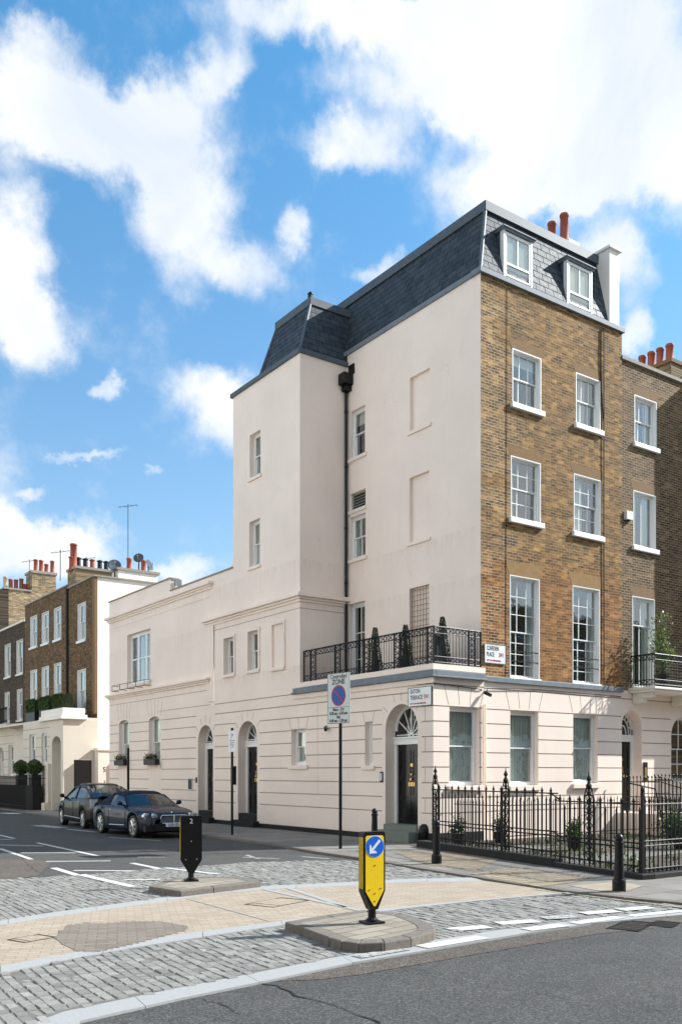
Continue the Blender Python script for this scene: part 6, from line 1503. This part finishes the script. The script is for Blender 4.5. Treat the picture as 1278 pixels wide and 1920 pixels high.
# slim parking pole
x, y = gp(435, 1566, 0); o = thing('parking_pole', 'slim black pole with a narrow white plate on top and a dark box halfway up', 'sign', (x, y, 0)); m = MB(); m.tube((x, y, -.02), (x, y, 3.03), .036, n=12); m.build('pole', 'black_paint', o)
m = MB(); m.box(-.17, .17, -.004, .004, -.30, .30); sp_ = m.build('sign_plate', 'sign_white', None); 
sp_.parent = o; sp_.location = (-.02, -.055, 2.65); sp_.rotation_euler = (0, 0, R_(-78))
text('P', .16, (0, -.005, .15), (1, 0, 0), (0, 0, 1), 'sign_blue', 'lettering', sp_, thick=.001); text('Resident\npermit\nholders\nonly', .06, (0, -.005, -.07), (1, 0, 0), (0, 0, 1), 'sign_black', 'lettering', sp_, thick=.001)
m = MB(); m.box(x-.07, x+.07, y-.13, y-.03, 1.42, 1.95); m.build('meter_box', 'black_paint', o, bevel=.01)
y = 14.3; x = -2.0; o = thing('lamp_pole', 'thin plain black pole on the pavement behind the parked cars', 'pole', (x, y, 0)); m = MB(); m.tube((x, y, 0), (x, y, 2.62), .045, n=12); m.build('shaft', 'black_paint', o); m = MB(); m.lathe((x, y, 2.6), [(.05, 0), (.05, .03), (.01, .06)], 10); m.build('cap', 'black_paint', o)
# street name plates
def nameplate(label, P, u0, u1, z0, z1, l1, l2, red, rdir):
    o = thing('street_name_sign', label, 'sign', P.pt((u0+u1)/2, z0, -.05)); m = MB(); P.box(m, u0, u1, z0, z1, -.035, -.012); pb = m.build('plate', 'sign_white', o, bevel=.006)
    for b in ((u0-.012, u0, z0, z1), (u1, u1+.012, z0, z1), (u0-.012, u1+.012, z1, z1+.012), (u0-.012, u1+.012, z0-.012, z0)):
        m = MB(); P.box(m, *b, -.037, -.012); m.build('edge', 'sign_black' if P.k == 'x' else 'steel', o)
    W_, H = u1-u0, z1-z0; ex = Vector(rdir); left = u0 if rdir[0] > 0 else u1
    sgn = 1 if rdir[0] > 0 else -1
    k = H/.50; kw = W_/.84
    def T(b, s_, du, z, mat, al='LEFT', sx=1): text(b, s_, P.pt(left+sgn*du, z, -.0365), ex, (0, 0, 1), mat, 'lettering', o, align=al, thick=.001, sx=sx, off=.003)
    T(l1, .165*k, .07*kw, z0+H*.80, 'sign_black', sx=.66*kw/k); T(l2, .165*k, .07*kw, z0+H*.46, 'sign_black', sx=.66*kw/k); T('SW1', .165*k, .575*kw, z0+H*.46, 'sign_red', sx=.62*kw/k)
    T('CITY OF WESTMINSTER', .055*k, .07*kw, z0+H*.13, 'sign_red', sx=1.0*kw/k)
nameplate('EATON TERRACE street name sign above the corner door', PE, .04, .92, 3.44, 3.90, 'EATON', 'TERRACE', 'SW1', (0, -1, 0))
nameplate('CLIVEDEN PLACE street name sign on the yellow brick front', PB, 1.87, 2.61, 4.63, 5.10, 'CLIVEDEN', 'PLACE', 'SW1', (1, 0, 0))

# ================================================================== HOUSES ACROSS THE STREETS (behind the viewer)
def opposite(name, label, P, runs, loc, sgn, brick, H=12.5):
    o = thing(name, label, 'house', loc); a, b = runs; m = MB(); n_ = int((b-a)/2.6); c0 = [a+(b-a)*(k+.5)/n_ for k in range(n_)]
    br_, gf, gl, fr = MB(), MB(), MB(), MB()
    Q = Pl(P.k, P.o)
    Q.pt = lambda u, z, d=0: Pl.pt(P, u, z, sgn*d)
    rs = [(c-.55, c+.55, z, z+h, .14, True) for c in c0 for z, h in ((4.7, 2.6), (8.2, 1.9), (11.2 if H > 13.4 else 10.6, 1.4))]
    Pl.hf(Q, br_, a, b, 4.2, H, rs); rg = [(c-.55, c+.55, 1.2, 3.3, .14, True) for c in c0]; Pl.hf(Q, gf, a, b, -.1, 4.2, rg+[(a, b, z-.014, z+.014, .016) for z in ROWS])
    for q in rs+rg:
        gl.face([Q.pt(q[0], q[2], .12), Q.pt(q[1], q[2], .12), Q.pt(q[1], q[3], .12), Q.pt(q[0], q[3], .12)])
        for u in (q[0]+.03, (q[0]+q[1])/2, q[1]-.03): fr.face([Q.pt(u-.03, q[2], .11), Q.pt(u+.03, q[2], .11), Q.pt(u+.03, q[3], .11), Q.pt(u-.03, q[3], .11)])
        z = (q[2]+q[3])/2; fr.face([Q.pt(q[0], z-.03, .109), Q.pt(q[1], z-.03, .109), Q.pt(q[1], z+.03, .109), Q.pt(q[0], z+.03, .109)])
    br_.build('brick_front', brick, o); gf.build('ground_floor_wall', 'stucco_pale', o); gl.build('window_panes', 'car_glass2', o); fr.build('window_frames', 'white_paint', o)
    m = MB(); d1 = P.o+sgn*8; A = (P.o, a) if P.k == 'x' else (a, P.o); B = (d1, b) if P.k == 'x' else (b, d1)
    m.box(A[0], B[0], A[1], B[1], H, H+.3); e = .02*sgn
    if P.k == 'x': m.box(P.o+sgn*.6, d1, a, b, -.1, H)
    else: m.box(a, b, P.o+sgn*.6, d1, -.1, H)
    m.build('roof_block', 'stucco_pale', o)
m_, N_ = newmat('car_glass2'); out(N_, bsdf(N_, col=(.02, .025, .03), rough=.05, spec=.7))
opposite('opposite_terrace', 'long pale fronted terrace on the far side of the side street, behind the viewer', Pl('x', -20.0), (-6, 60), (-20, 20, 0), -1, 'stucco_pale', 13.5)
opposite('opposite_terrace', 'brick terrace across the main street, behind the viewer', Pl('y', -27.0), (-45, 50), (0, -27, 0), -1, 'brick_neighbour', 13.0)
